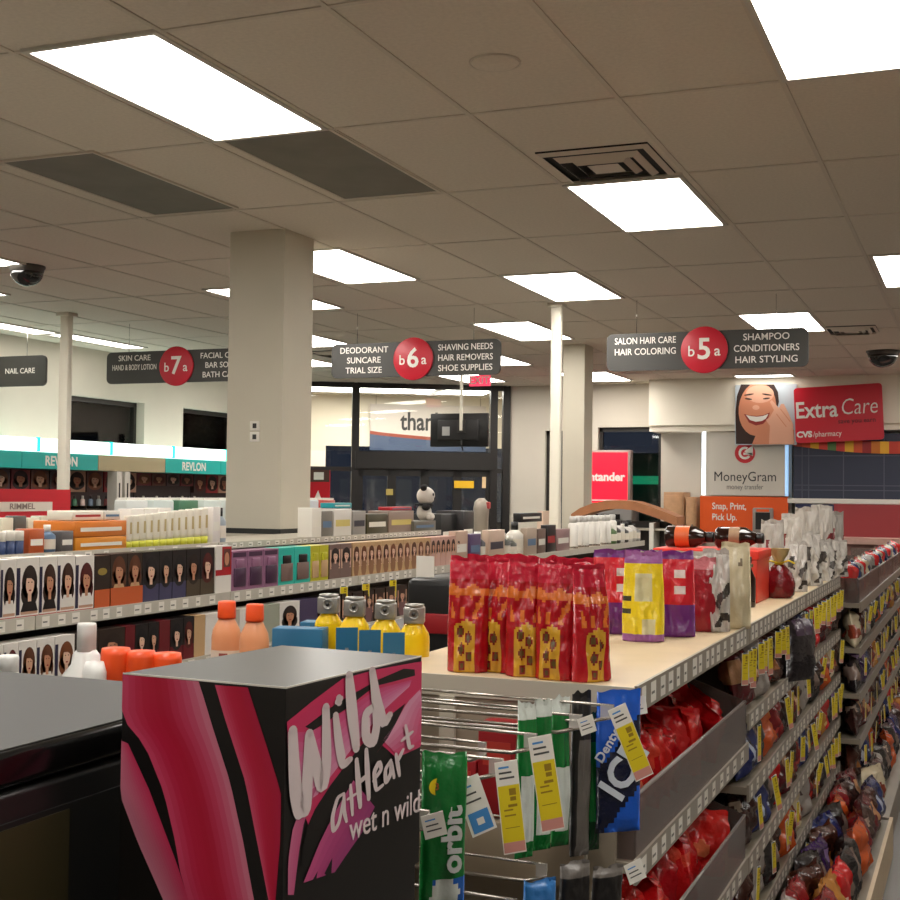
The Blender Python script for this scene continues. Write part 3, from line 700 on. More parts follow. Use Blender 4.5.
def rail_labels(b, X, y0, y1, z0, z1, step, seed, dirx=1):
    """small printed labels in a shelf edge rail that faces +x"""
    rnd = random.Random(seed); y = y0+.03
    while y < y1-.05:
        w = rnd.uniform(.03, .045)
        b.poly([(X,y,z0+.006),(X,y+w,z0+.006),(X,y+w,z1-.006),(X,y,z1-.006)], PAPER)
        zc = (z0+z1)/2
        b.poly([(X+.0004,y+.004,zc-.004),(X+.0004,y+w*.7,zc-.004),(X+.0004,y+w*.7,zc+.001),(X+.0004,y+.004,zc+.001)], M('label_ink', (120,118,112), .6))
        y += step*rnd.uniform(.75, 1.3)
def shelf_part(th, org, x0, x1, y0, y1, ztop, lip, deckmat, lipmat, seed, thick=.02, labels=True, step=.1):
    """shelf board with a price rail on its +x edge"""
    ox, oy = org
    s = MB().box(x0-ox, x1-ox-.006, y0-oy, y1-oy, ztop-thick, ztop, deckmat).build('shelf', th)
    r = MB().box(x1-ox-.006, x1-ox, y0-oy, y1-oy, ztop-lip+.006, ztop+.006, lipmat)
    if labels: rail_labels(r, x1-ox+.0005, y0-oy, y1-oy, ztop-lip+.006, ztop+.006, step, seed)
    r.build('price_rail', s)
    return s

# ------------------------------------------------------------------ hair care gondola (left middle)
GX = -2.95; TOPZ = 1.297; MZ = 1.102; LZ = .862
th = thing('gondola_shelving', 'long gondola of hair colour boxes in front of the square column', 'shelving', (-3.3, 2.3, 0), 0, 'shop gondolas')
org = (-3.3, 2.3); GE = 12.1
MB().box(-.34, .40, 0, GE-2.3, 0, .14, DARKM).build('base_deck', th)
BK = M('gondola_back', (66,58,52), .7)
MB().box(-.02, .0, 0, GE-2.3, .14, 1.08, BK).build('back_panel', th); MB().box(-.02, .0, 0, 5.3, 1.081, 1.26, BK).build('riser_panel', th)
for k in range(8):
    y0 = 2.3+1.225*k; y1 = y0+1.225; c = y0 > 7.0
    shelf_part(th, org, -3.28 if not c else -3.62, GX, y0+.003, y1-.003, MZ, .047, METALW, LIP, k*10, step=.085, labels=not c)
    shelf_part(th, org, -3.28, GX+.04, y0+.003, y1-.003, LZ, .045, METALW, LIP, k*10+1, step=.1, labels=not c)
    shelf_part(th, org, -3.28, GX+.06, y0+.003, y1-.003, .56, .045, METALW, LIP, k*10+2, labels=False)
for y0, y1, sd in ((2.3,5.0,5),(5.0,7.6,6)): shelf_part(th, org, -3.64, -3.17, y0+.003, y1-.003, TOPZ, .03, METALW, LIP, sd, step=.07 if sd == 6 else .14)
# --- cartons
NAVYP = M('carton_navy', (40,36,64), .4); REDP = M('carton_red', (176,24,34), .4); ORP = M('carton_orange', (196,92,46), .4); BLKP = M('carton_black', (30,24,24), .35)
DRED = M('carton_dark_red', (104,20,28), .4); TANP = M('carton_tan', (196,160,116), .45); WHP = M('carton_white', (226,220,212), .45); IND = M('carton_indigo', (64,62,92), .4); OLV = M('carton_olive', (74,62,46), .4)
DBR = M('carton_dark_brown', (44,30,22), .4)
def F(b, d, x0, x1, z0, z1, m, e=.0004): b.poly([(x0,-d/2-e,z0),(x1,-d/2-e,z0),(x1,-d/2-e,z1),(x0,-d/2-e,z1)], m)
def art_white(hi, si, top):
    def a(b, w, d, h):
        F(b, d, -w/2, -w*.34, h*.06, h*.84, NAVYP); F(b, d, -w/2, w/2, 0, h*.035, REDP); F(b, d, -w*.3, w*.46, h*.06, h*.12, PIC[3])
        face_art(b, (w*.08,-d/2,h*.5), (1,0,0), (0,0,1), w*.86, h*.82, (0,-1,0), HAIR[hi], SKIN[si], top)
    return a
def art_dark(hi, si, low, top):
    def a(b, w, d, h):
        F(b, d, -w/2, w/2, 0, h*.36, low)
        face_art(b, (0,-d/2,h*.56), (1,0,0), (0,0,1), w*.9, h*.74, (0,-1,0), HAIR[hi], SKIN[si], top)
    return a
def art_orange(face):
    def a(b, w, d, h):
        F(b, d, -w/2, w/2, 0, h*.36, ORP, .0012)
        if face: face_art(b, (0,-d/2,h*.6), (1,0,0), (0,0,1), w*1.0, h*.78, (0,-1,0), HAIR[2], SKIN[1], TANP); F(b, d, -w/2, w/2, 0, h*.36, ORP, .0042)
        else: b.ell((0,-d/2-.0006,h*.7), (1,0,0), (0,0,1), w*.3, h*.07, M('carton_gold', (150,128,60), .4))
    return a
def art_redwhite(b, w, d, h):
    F(b, d, -w*.1, w/2, h*.4, h*.98, REDP); F(b, d, .0, w*.42, h*.55, h*.93, PIC[0], .0008); b.ell((w*.2,-d/2-.0012,h*.72), (1,0,0), (0,0,1), w*.15, h*.14, SKIN[1]); F(b, d, -w/2, w/2, h*.38, h*.5, REDP, .0006)
def row(spec, X, Zs, d, name, cat, group, where, pad=.003, hfix=None):
    """spec: (px0, px1, pytop, colour words, side material, art); cartons face +x on the shelf plane X at height Zs"""
    for i, (p0, p1, pt, words, side, art) in enumerate(spec):
        y0 = xp(p0, 590, X).y; y1 = xp(p1, 590, X).y; h = hfix or (xp((p0+p1)/2, pt, X).z-Zs)
        me = carton(y1-y0-pad, d, h, side, art)
        inst(me, name, '%s, %s from left, %s' % (words, ORD[i], where), cat, (X-d/2, (y0+y1)/2, Zs+.0005), (0,0,PI/2), group)
def art_bottles(n, body, cap, back):
    def a(b, w, d, h):
        for k in range(n):
            x = -w/2+w*(k+.5)/n; b.box(x-w*.36/n, x+w*.36/n, -d/2-.006, -d/2, h*.12, h*.58, body, .002); b.box(x-w*.25/n, x+w*.25/n, -d/2-.006, -d/2, h*.58, h*.80, cap, .002)
        F(b, d, -w*.42, w*.42, h*.85, h*.96, back)
    return a
def art_model(hi, si, top):
    def a(b, w, d, h):
        b.ell((0,-d/2-.0006,h*.3), (1,0,0), (0,0,1), w*.36, h*.32, top); face_art(b, (0,-d/2-.001,h*.62), (1,0,0), (0,0,1), w*.9, h*.6, (0,-1,0), HAIR[hi], SKIN[si], top)
        for s in (-1, 1): b.poly([(s*w*.34,-d/2-.001,h*.3),(s*w*.44,-d/2-.001,h*.3),(s*w*.46,-d/2-.001,h*.85),(s*w*.36,-d/2-.001,h*.85)][::s], SKIN[si])
    return a
up = [(-14,0,560,'white hair colour box cut by the left edge',WHP,art_white(0,0,BLKP)),(0,16,560,'white hair colour box with a dark haired model',WHP,art_white(0,1,WHP)),(16,39,558,'white hair colour box with a smiling brunette in black',WHP,art_white(0,2,BLKP)),(39,57,557,'white hair colour box with a tanned brunette',WHP,art_white(1,1,BLKP)),
      (57,75,556,'white hair colour box with a long haired brunette in white',WHP,art_white(1,0,WHP)),(75,94,556,'white hair colour box with a chestnut haired model',WHP,art_white(5,1,WHP)),(94,110,556,'black and orange hair colour box without a face',DBR,art_orange(0)),(110,127,554,'brown and orange hair colour box with a blonde model',DBR,art_orange(1)),(127,142,553,'brown and orange hair colour box with a red haired model',DBR,art_orange(1)),
      (142,159,552,'black hair colour box with a fringed model',BLKP,art_dark(3,2,IND,None)),(159,172,551,'black hair colour box with a side lit model',BLKP,art_dark(3,0,IND,None)),(172,186,550,'black hair colour box with a pale long haired model',BLKP,art_dark(3,2,IND,None)),(186,200,549,'black hair colour box with an olive base',BLKP,art_dark(0,1,OLV,None)),(200,214,548,'black hair colour box, model in profile, olive base',BLKP,art_dark(5,2,OLV,None)),(215,231,546,'white hair colour box with a red panel',WHP,art_redwhite)]
row(up, GX-.015, MZ, .075, 'hair_colour_box', 'box', 'hair colour boxes on the upper shelf', 'upper shelf')
lo = [(-8,5,640,'white hair colour box cut by the left edge',WHP,art_white(5,0,None)),(5,20,640,'white hair colour box with a red haired model',WHP,art_white(5,2,None)),(20,38,637,'white hair colour box with a copper haired model',WHP,art_white(2,0,None)),(38,56,634,'white hair colour box with a dark blonde model',WHP,art_white(2,1,WHP)),(56,76,631,'white hair colour box with a light blonde model',WHP,art_white(4,2,None)),(76,100,629,'dark hair colour box with a brunette behind the white bottle',DBR,art_dark(0,1,DBR,None)),
      (100,126,626,'brown hair colour box with a long haired model',DBR,art_dark(0,1,DBR,None)),(126,136,622,'plain dark red hair colour box',DRED,None),(136,149,621,'dark red hair colour box with a pale model',BLKP,art_dark(3,2,DRED,None)),(149,160,620,'dark red hair colour box with two faces',BLKP,art_dark(3,0,DRED,None)),(160,171,618,'plain wine red hair colour box',DRED,None),(171,184,616,'dark hair colour box, fringed model, red base',BLKP,art_dark(3,2,DRED,None)),(184,195,614,'dark hair colour box with a redhead',BLKP,art_dark(5,0,DRED,None)),
      (195,206,612,'tan hair colour box',TANP,None),(206,222,610,'white grey printed box',WHP,None),(222,240,608,'pale grey product box',M('carton_grey', (178,172,160), .45),None),(240,262,606,'off white product box',WHP,None),(262,280,604,'pale green grey product box',M('carton_sage', (160,164,146), .45),None),(280,300,602,'cream product box with dark print',WHP,art_dark(0,1,WHP,None)),(300,318,600,'dark violet product box',M('carton_violet', (70,60,90), .4),None)]
lo += [(320+11*k, 330+11*k, 600, 'dark brown pack beside the yellow bottles', DBR, art_model(1, 0, M('pack_mauve', (120,84,84), .4))) for k in range(8)]
row(lo, GX+.02, LZ, .075, 'hair_colour_box', 'box', 'hair colour boxes on the lower shelf', 'lower shelf', hfix=.168)
# --- bottles in clear packs further along the upper shelf
LAV = M('pack_lavender', (150,104,134), .35); TEALP = M('pack_teal', (46,188,172), .35); YELP = M('pack_lime', (196,190,50), .35); GRYP = M('pack_grey_brown', (124,100,92), .4); PINKP = M('pack_pink', (206,164,150), .4); BRNP = M('pack_brown', (150,108,76), .4)
DKV = M('bottle_dark_violet', (74,48,72), .3)
mid = [(231,247,541,'lavender twin bottle pack',LAV,art_bottles(1,DKV,LAV,DKV)),(247,263,541,'lavender twin bottle pack',LAV,art_bottles(1,DKV,LAV,DKV)),(263,278,541,'lavender twin bottle pack',LAV,art_bottles(1,DKV,LAV,DKV)),(278,294,543,'teal pack with a grey bottle',TEALP,art_bottles(1,GRYP,BLKP,TEALP)),(294,310,543,'teal pack with a grey bottle',TEALP,art_bottles(1,GRYP,BLKP,TEALP)),
       (310,319,542,'lime yellow pack with a cream tube',YELP,art_bottles(1,TANP,YELP,YELP)),(319,328,542,'lime yellow pack with a cream tube',YELP,art_bottles(1,TANP,YELP,YELP)),(329,340,540,'grey brown pack with a model raising her arms',GRYP,art_model(0,2,GRYP)),(340,351,539,'grey brown pack with a model raising her arms',GRYP,art_model(0,2,GRYP))]
px = 352
for k in range(11):
    w_ = 7.6-.1*k; mid.append((px, px+w_, 537-.35*k, 'golden tan pack with a blonde model', TANP, art_model(4 if k % 2 else 2, 2, BRNP))); px += w_
for k in range(6): mid.append((px, px+5, 533, 'pink printed pack with a model', PINKP, art_model(1, 0, PINKP))); px += 5
row(mid, GX-.015, MZ, .09, 'hair_product_pack', 'pack', 'hair product packs past the column', 'shelf past the column', hfix=.174)
# --- top shelf left of the column
def small(px0, px1, py0, X, Z, c, words, kind='box', name='carton', cat='box', d=None, dz=0):
    y0 = xp(px0, py0, X).y; y1 = xp(px1, py0, X).y; h = xp((px0+px1)/2, py0, X).z-Z-dz; w = y1-y0-.004; d = d or min(.14, max(.05, w*.8))
    m = M('pack_'+'_'.join(map(str, c)), c, .35)
    if kind == 'box':
        b = MB().box(-d/2, d/2, -w/2, w/2, 0, h, m, .003)
        b.box(d/2, d/2+.0005, -w*.4, w*.4, h*.35, h*.6, M('pack_print_%d' % (sum(c) % 5), [(230,226,214),(60,60,70),(170,50,50),(206,190,110),(90,120,150)][sum(c) % 5], .4))
    elif kind == 'bottle':
        r = w/2; b = MB().lathe([(r*.9,0),(r,.01),(r,h*.62),(r*.45,h*.76)], m, 16).lathe([(r*.42,h*.76),(r*.42,h),(r*.38,h)], WHITE if sum(c) < 330 else BLACKP, 14)
        b.lathe([(r*1.01,h*.15),(r*1.01,h*.5)], M('label_cream', (220,212,196), .5), 16, caps=False)
    elif kind == 'jar':
        r = w/2; b = MB().lathe([(r*.95,0),(r,.01),(r,h*.6)], m, 16).lathe([(r*1.03,h*.6),(r*1.03,h*.97),(r*.98,h)], WHITE, 16)
    elif kind == 'tube':
        r = w/2; b = MB().lathe([(r*.8,0),(r*.85,h*.22)], M('tube_cap_lime', (196,196,60), .4), 14).lathe([(r*.86,h*.22),(r*.95,h*.3),(r,h*.95),(r*.98,h)], m, 14, sx=.7)
        b.box(-r*.2, r*.75, -r*.2, r*.3, h*.45, h*.8, M('tube_print', (190,170,120), .4))
    o = b.build(name, None, (X-d/2 if kind == 'box' else X-w/2, (y0+y1)/2, Z+dz+.0005))
    return tag(o, words, cat, 'things on top of the hair care gondola')
TX = -3.175
for i, (a, b_, t_) in enumerate([(-8,0,533),(0,9,532),(9,18,531),(18,27,531)]): small(a, b_, t_, TX, TOPZ, (44,62,104), '%s blue jar from the left on the top shelf left of the orange boxes' % ORD[i], 'jar', 'jar', 'jar')
small(29, 45, 529, TX, TOPZ, (170,80,40), 'red and yellow printed box between the blue jars and the grey bottles')
small(48, 60, 525, TX, TOPZ, (70,96,124), 'grey blue bottle left of the orange boxes', 'bottle', 'bottle', 'bottle')
small(61, 74, 531, TX, TOPZ, (96,92,92), 'low grey box touching the orange boxes')
o1 = small(75, 127, 537, TX, TOPZ, (214,136,40), 'lower of the two stacked orange boxes', d=.2)
o2 = small(75, 127, 521, TX, TOPZ, (214,122,44), 'upper of the two stacked orange boxes', d=.2, dz=xp(101,537,TX).z-TOPZ+.001)
small(72, 104, 511, TX-.02, TOPZ, (226,220,206), 'long white box lying on the orange boxes', d=.12, dz=xp(101,521,TX).z-TOPZ+.003)
small(104, 121, 511, TX-.02, TOPZ, (214,210,200), 'short white box lying on the orange boxes', d=.12, dz=xp(101,521,TX).z-TOPZ+.003)
for k in range(12):
    a = 129+k*6.9; small(a, a+6.8, 516-k*.75 if k else 516, TX+.0, TOPZ, (228,222,206), '%s white tube from the left in the row of tubes on the top shelf' % ORD[k], 'tube', 'tube', 'tube')
for k in range(3): small(131+k*14, 144+k*14, 509-k*.5, TX-.15, TOPZ, (222,216,208), '%s white carton behind the row of white tubes' % ['left','middle','right'][k])
o = small(213, 221, 507, TX+.0, TOPZ, (226,220,214), 'white carton with a red stripe at the end of the tubes')
small(222, 229, 508, TX-.0, TOPZ, (150,160,166), 'pale blue bottle right before the square column', 'bottle', 'bottle', 'bottle')
for k in range(5): small(2+k*13, 14+k*13, 518-(k % 2)*2, -3.44, TOPZ, [(204,200,180),(80,80,76),(210,206,186),(190,190,170),(220,214,200)][k], '%s carton from the left in the back row on the top shelf corner' % ORD[k])
# --- top shelf right of the column
rt_ = [(312,322,508,(226,222,212),'white carton next to the column on the rear top shelf'),(322,333,511,(120,116,108),'grey carton second from the column on the rear top shelf'),(334,352,509,(218,214,206),'wide white carton third from the column on the rear top shelf'),(353,366,511,(150,146,140),'grey translucent carton before the dark one on the rear top shelf'),(367,388,514,(70,66,44),'dark carton with a lime label on the rear top shelf'),(389,414,511,(150,130,118),'brown grey carton under the red packet on the rear top shelf')]
for a, b_, t_, c, lb in rt_: small(a, b_, t_, TX-.05, TOPZ, c, lb)
small(333, 352, 503, TX-.1, TOPZ, (30,150,160), 'teal packet lying on the white carton by the entrance', dz=xp(343,509,TX-.1).z-TOPZ+.004, d=.08)
small(390, 412, 507, TX-.1, TOPZ, (180,30,44), 'red packet lying left of the plush bear', dz=xp(400,511,TX-.1).z-TOPZ+.004, d=.08)
small(414, 436, 521, TX-.03, TOPZ, (104,100,90), 'flat grey box under the plush bear', d=.18)
# plush bear
p = xp(424, 521, TX-.11)
zb = p.z+.004; k_ = (xp(424,484,TX-.11).z-p.z)
th = thing('plush_bear', 'small black and white plush bear sitting on the rear top shelf', 'plush toy', (p.x, p.y, zb), PI/2+.3)
PW = M('plush_white', (214,208,198), .95, bump=.4, bscale=150); PB = M('plush_black', (30,28,28), .95, bump=.4, bscale=150); s = k_
MB().ball((0,0,s*.22), s*.24, PW, sy=.85).ball((-s*.2,-s*.16,s*.1), s*.11, PW).ball((s*.2,-s*.16,s*.1), s*.11, PW).build('body', th)
hd = MB().ball((0,-s*.04,s*.66), s*.25, PW).build('head', th)
for q in (-1, 1):
    MB().ball((q*s*.19,0,s*.88), s*.09, PB).build('ear', hd); MB().ball((q*s*.09,-s*.25,s*.70), s*.05, PB, sy=.5).build('eye_patch', hd)
    MB().ball((q*s*.27,-s*.08,s*.36), s*.09, PB, sy=1.3).build('arm', th)
MB().ball((0,-s*.28,s*.6), s*.04, PB, sy=.6).build('nose', hd)
MB().lathe([(s*.26,s*.40),(s*.25,s*.46)], PB, 16).build('scarf', th)
# --- things on the shelf beyond
def far(px0, px1, py0, X, c, words, kind='box', name='carton', cat='box', d=.05): return small(px0, px1, py0, X, MZ, c, words, kind, name, cat, d)
FX = GX-.012
far(456,468,531,FX,(190,160,140),'clear hanging pack at the end of the golden tan packs')
far(470,481,534,FX,(84,66,104),'dark violet carton past the golden packs',d=.06)
far(482,488,532,FX,(40,34,44),'slim black bottle beside the violet carton','bottle','bottle','bottle')
far(489,505,530,FX,(206,180,160),'cream carton with a sloping top past the violet carton')
far(507,513,533,FX,(44,46,36),'dark green bottle right of the cream carton','bottle','bottle','bottle')
far(514,519,536,FX,(52,54,44),'second dark green bottle right of the cream carton','bottle','bottle','bottle')
far(520,526,522,FX-.02,(206,200,190),'thin white bottle left of the black boxes','bottle','bottle','bottle')
far(527,537,528,FX,(176,158,140),'beige carton under the black box')
far(538,546,529,FX,(110,90,80),'brown carton beside the beige one')
far(547,556,525,FX,(28,26,28),'black carton right of the brown one')
far(557,570,529,FX,(150,120,120),'dusty pink carton left of the white cans')
small(521, 542, 513, FX-.06, MZ, (26,24,25), 'flat black box raised on the beige and brown cartons', d=.06, dz=xp(531,522,FX-.06).z-MZ)
far(543,552,511,FX-.26,(206,180,160),'cream carton behind the flat black box'); far(553,556,514,FX-.26,(40,36,36),'narrow black carton behind the flat black box')
far(463,474,511,FX-.3,(34,32,34),'black rounded box near the plush bear',d=.2); far(441,462,514,FX-.35,(30,30,30),'low black case at the foot of the plush bear',d=.2)
# silver dispenser
p = xp(481, 530, -3.45)
th = thing('pump_dispenser', 'tall silver pump dispenser standing right of the plush bear', 'dispenser', (p.x, p.y, MZ))
zt = xp(481, 498, -3.45).z-MZ; SV = M('silver_grey', (150,140,128), .35, metal=.3)
MB().lathe([(.05,0),(.055,.01),(.055,zt*.6),(.06,zt*.8),(.05,zt*.93),(.02,zt)], SV, 18).build('body', th)
MB().box(.0, .07, -.02, .02, zt*.8, zt*.93, M('dispenser_red', (170,60,60), .4), .008).build('spout', th)
# white spray cans
for k in range(8):
    X = FX-.045-.03*(k % 2); a = 570+k*5.6; p = xp(a+2.8, 545, X)
    h = .26; r = .040
    th = thing('spray_can', '%s white spray can from the left in the far row of cans' % ORD[k], 'can', (X, p.y, MZ+.0005), 0, 'white spray cans on the far shelf')
    MB().lathe([(r*.95,0),(r,.006),(r,h*.74),(r*.7,h*.8)], M('can_white', (226,222,214), .35), 18).build('can_body', th)
    MB().lathe([(r*.72,h*.8),(r*.72,h*.98),(r*.6,h)], M('can_cap', (214,212,208), .3), 18).build('cap', th)
    MB().lathe([(r*1.01,.004),(r*1.01,.02)], CHROME, 18, caps=False).build('base_rim', th)
for k in range(7):
    a = 615+k*3.9; c = [(60,90,40),(40,40,38),(200,196,190),(36,34,34),(206,202,196),(180,176,170),(150,150,146)][k]
    far(a, a+3.8, 524-(k % 3)*2, FX-.02, c, '%s small bottle from the left in front of the arched rack' % ORD[k], 'bottle', 'bottle', 'bottle')
# arched wooden rack
AY = 12.12
ARCH = M('arch_wood', (164,108,70), .45, var=.1, vscale=12)
pts = [yp(x, y, AY) for x, y in [(571,514),(580,508),(592,503.5),(606,500.5),(620,500),(634,501.5),(648,506),(662,511),(677,517)]]
x0 = pts[0].x
th = thing('arched_rack', 'display rack with an arched wooden top on the far shelf end', 'rack', (x0, AY, 0))
L_ = [(q.x-x0, q.z) for q in pts]
b = MB(); ring = [(x,0,z) for x, z in L_] + [(x,0,z-.10 if 0 < i < 8 else z-.09) for i, (x, z) in list(enumerate(L_))[::-1]]
n = len(L_)
for i in range(n-1): b.prism([(L_[i][0],0,L_[i][1]-.085),(L_[i+1][0],0,L_[i+1][1]-.085),(L_[i+1][0],0,L_[i+1][1]),(L_[i][0],0,L_[i][1])], (0,.34,0), ARCH)
b.build('arched_top', th)
for x, m_ in ((.03, WHITE), (L_[-1][0]*.74, WHITE), (L_[-1][0]-.05, METALW)):
    zt_ = min(z for xx, z in L_)-.06
    MB().box(x, x+.04, .02, .33, 0, zt_, m_).build('upright', th)
MB().box(.05, L_[-1][0]-.05, .28, .30, .2, L_[0][1]-.06, M('rack_back', (60,56,54), .6)).build('back_panel', th)
for z in (.5, .9, 1.2): MB().box(.05, L_[-1][0]-.05, .04, .28, z, z+.02, METALW).build('rack_shelf', th)

# ------------------------------------------------------------------ cosmetics stand with red RIMMEL header
RX = -5.9
a, c = xp(-60, 494, RX), xp(70, 516, RX)
th = thing('header_stand', 'low display stand with a red RIMMEL header behind the blue jars', 'display unit', (RX-.25, a.y, 0))
L = c.y-a.y; zh = c.z
MB().box(0, .24, 0, L, 0, zh-.02, SHD).build('body', th)
hb = MB().box(.1, .25, 0, L, zh-.02, a.z+.035, M('rimmel_red', (196,24,40), .4)).build('header', th)
q0, q1 = xp(-20, 502, RX), xp(52, 511, RX)
MB().box(.2505, .253, q0.y-a.y, q1.y-a.y, q1.z, q0.z, M('rimmel_white', (222,210,196), .5)).build('header_label', hb)
text('RIMMEL', (q0.z-q1.z)*.85, M('rimmel_text', (140,120,112), .5), hb, (.2535, (xp(22,506,RX).y-a.y), (q0.z+q1.z)/2), RIGHT, 'lettering', bold=.001, sx=1.35)
# ------------------------------------------------------------------ second cosmetics run, low, seen over the gondola
th = thing('gondola_shelving', 'low gondola between the hair care gondola and the cosmetics wall', 'shelving', (-6.4, 8.2, 0), 0, 'shop gondolas')
MB().box(-.4, .4, 0, 5.5, 0, .14, DARKM).build('base_deck', th); MB().box(-.02, .02, 0, 5.5, .14, 1.3, BK).build('back_panel', th)
for z in (.5, .85, 1.15): MB().box(.02, .38, 0, 5.5, z-.02, z, METALW).build('shelf', th)
for k in range(10):
    c = [(200,204,200),(190,200,196),(60,110,80),(196,206,200),(206,210,206),(180,190,186),(196,186,180),(206,206,200),(200,210,214),(180,70,60)][k]
    y0 = 8.5+k*.36
    m = M('pack_'+'_'.join(map(str, c)), c, .3); b = MB().box(-.06, .06, -.14, .14, 0, .30, m, .01).box(-.05,.05,-.12,.12,.30,.32,WHITE)
    o = b.build('wipes_pack', None, (-6.2, y0, 1.1505)); tag(o, '%s pale pack from the left on the low gondola behind the white tubes' % ORD[k], 'pack', 'pale packs on the low gondola')

# ------------------------------------------------------------------ candy gondola
def film_alpha(name, rgb, a, rough=.15):
    m = M(name, rgb, rough=rough); m.node_tree.nodes['Principled BSDF'].inputs['Alpha'].default_value = a
    return m
BINM = film_alpha('smoky_acrylic', (104,90,84), .66, .25)
STRIP = film_alpha('clear_strip', (214,208,202), .45)
CX, CTZ = -.57, 1.19
CSH = M('candy_shelf_dimmed', (140,130,114), .5, var=.06, vscale=6); CLIP = M('candy_rail_dimmed', (146,137,123), .4, var=.05, vscale=20)  # shelf and rail colours darkened to put in this side's dim light
CY = [2.29, 3.51, 4.73, 5.95]
th = thing('gondola_shelving', 'candy gondola with a pale tan top shelf and many lower shelves', 'shelving', (-.85, 2.29, 0), 0, 'shop gondolas')
org = (-.85, 2.29)
MB().box(-.27, .485, 0, 3.66, 0, .145, CSH).box(.485, .50, 0, 3.66, 0, .16, SHELFTAN).build('base_deck', th)
MB().box(-.12, -.10, .02, 3.66, .145, 1.16, BK).build('back_panel', th)
MB().box(-.27, .24, 0, .02, .145, 1.155, M('end_panel', (150,138,120), .5)).build('end_panel', th)
for x in (-.10, .16): MB().box(x, x+.03, -.012, 0, .145, 1.155, METALW).build('upright', th)
for i in range(3):
    y0, y1 = CY[i]+.002, CY[i+1]-.002
    s_ = shelf_part(th, org, -1.12, CX, y0, y1, CTZ, .05, SHELFTAN, CLIP, 100+i, thick=.03, step=.07)
    if i == 0: MB().box(-.27, .275, -.006, .0, 1.19-.035, 1.194, METALW).build('end_rail', s_)
    for k, z in enumerate(((.88, .58, .36) if i == 0 else (.955, .765, .575, .375))):
        shelf_part(th, org, -.948, CX, y0, y1, z, .045, CSH, CLIP, 110+10*i+k, step=.09)
# --- clear bins of red candy bags
def cbag(name, rgb, acc, w, h, t, seed, stand=False, wr=.02):
    a, b_ = film(name, rgb), film(name+'_print', acc)
    def fn(u, v):
        q = math.sin(u*5+seed)+math.sin(v*7+seed*1.7)
        return 1 if (.25 < v < .8 and q > .9) else 0
    return bag(w, h, t, [a, b_], fn, stand, seed, 14, 16, wr)
REDS = [cbag('red_candy_%d' % k, c, p_, .19, .21, .10, 20+k, wr=.034) for k, (c, p_) in enumerate([((206,22,26),(226,70,50)),((190,16,24),(200,40,40)),((214,34,30),(236,120,80)),((180,18,28),(120,10,16))])]
def acrylic_bin(lb, y0, y1, z, h):
    t_ = thing('acrylic_bin', lb, 'bin', (CX, y0, z), 0, 'clear bins on the candy gondola')
    MB().box(-.010, -.005, .01, y1-y0-.01, .001, h, BINM).build('front_panel', t_)
    MB().tube([(-.008,.01,h),(-.008,y1-y0-.01,h)], .004, STRIP).build('front_rim', t_)
    for yy in (.005, y1-y0-.010): MB().prism([(-.34,yy,.001),(-.006,yy,.001),(-.006,yy,h),(-.20,yy,h+.07),(-.34,yy,h+.08)], (0,.005,0), BINM).build('side_panel', t_)
    MB().box(-.345, -.34, .01, y1-y0-.01, .001, h+.08, BINM).build('rear_panel', t_)
acrylic_bin('upper clear bin of red candy bags under the tan top shelf', CY[0]+.01, CY[1]-.01, .881, .115)
acrylic_bin('lower clear bin of red candy bags below the upper bin', CY[0]+.01, CY[1]-.01, .581, .115)
rnd = random.Random(3)
for lev, (z, rows_) in enumerate([(.886, ((-.84,11,.21,'back'),(-.74,12,.16,'middle'),(-.655,12,.135,'front'))), (.586, ((-.84,9,.20,'back'),(-.74,11,.18,'middle'),(-.655,11,.145,'front')))]):
    for x, n, hh_, rw in rows_:
        for k in range(n):
            y = CY[0]+.10+(CY[1]-CY[0]-.2)*(k+.5)/n+rnd.uniform(-.012,.012)
            s_ = hh_/.21
            inst(REDS[rnd.randrange(4)], 'candy_bag', 'red candy bag in the %s clear bin, %s from the near end, %s row' % (['upper','lower'][lev], ORD[k], rw), 'bag', (x, y, z+.003), (rnd.uniform(-.45,-.1), rnd.uniform(-.4,.4), PI/2+rnd.uniform(-.9,.9)), 'red bags in the clear bins', (s_*1.15, s_*1.0, s_*1.14))
# --- mixed bags on the other shelves
PAL = [('brown',(70,34,24),(150,90,40)),('dark red',(130,20,26),(200,60,50)),('purple',(58,30,80),(150,120,170)),('black',(34,28,30),(130,110,100)),('gold',(180,120,50),(220,180,110)),('orange',(196,84,34),(230,180,90)),('silver',(168,160,154),(90,70,70)),('dark blue',(34,44,96),(180,190,210)),('bright red',(200,28,30),(240,200,180)),('chocolate brown',(60,34,30),(190,170,150)),('maroon',(96,24,32),(190,140,100)),('cream',(206,190,160),(140,60,40))]
BAGM = [(n_, cbag('mixed_%d' % k, c, p_, .16, .172, .07, 40+k)) for k, (n_, c, p_) in enumerate(PAL)]
def bag_row(where, X, y0, y1, z, n, order, sc=1.0, group='mixed candy bags on the gondola shelves'):
    for k in range(n):
        n_, me = BAGM[order[k % len(order)]]
        y = y0+(y1-y0)*(k+.5)/n
        inst(me, 'candy_bag', '%s candy bag, %s from near end, %s' % (n_, ORD[k], where), 'bag', (X-.035, y, z+.003), (-.12+rnd.uniform(-.08,.05), rnd.uniform(-.1,.1), PI/2+rnd.uniform(-.35,.2)), group, (sc*(y1-y0)/n/.15*.93, 1, sc))
LEV = ['top','second','third','fourth','bottom']
orders = [[11,0,6,3,9,5,10],[3,2,7,9,1,4,8],[9,10,6,1,0,3,2],[0,7,3,5,1,9,10],[1,9,7,3,8,10,0]]
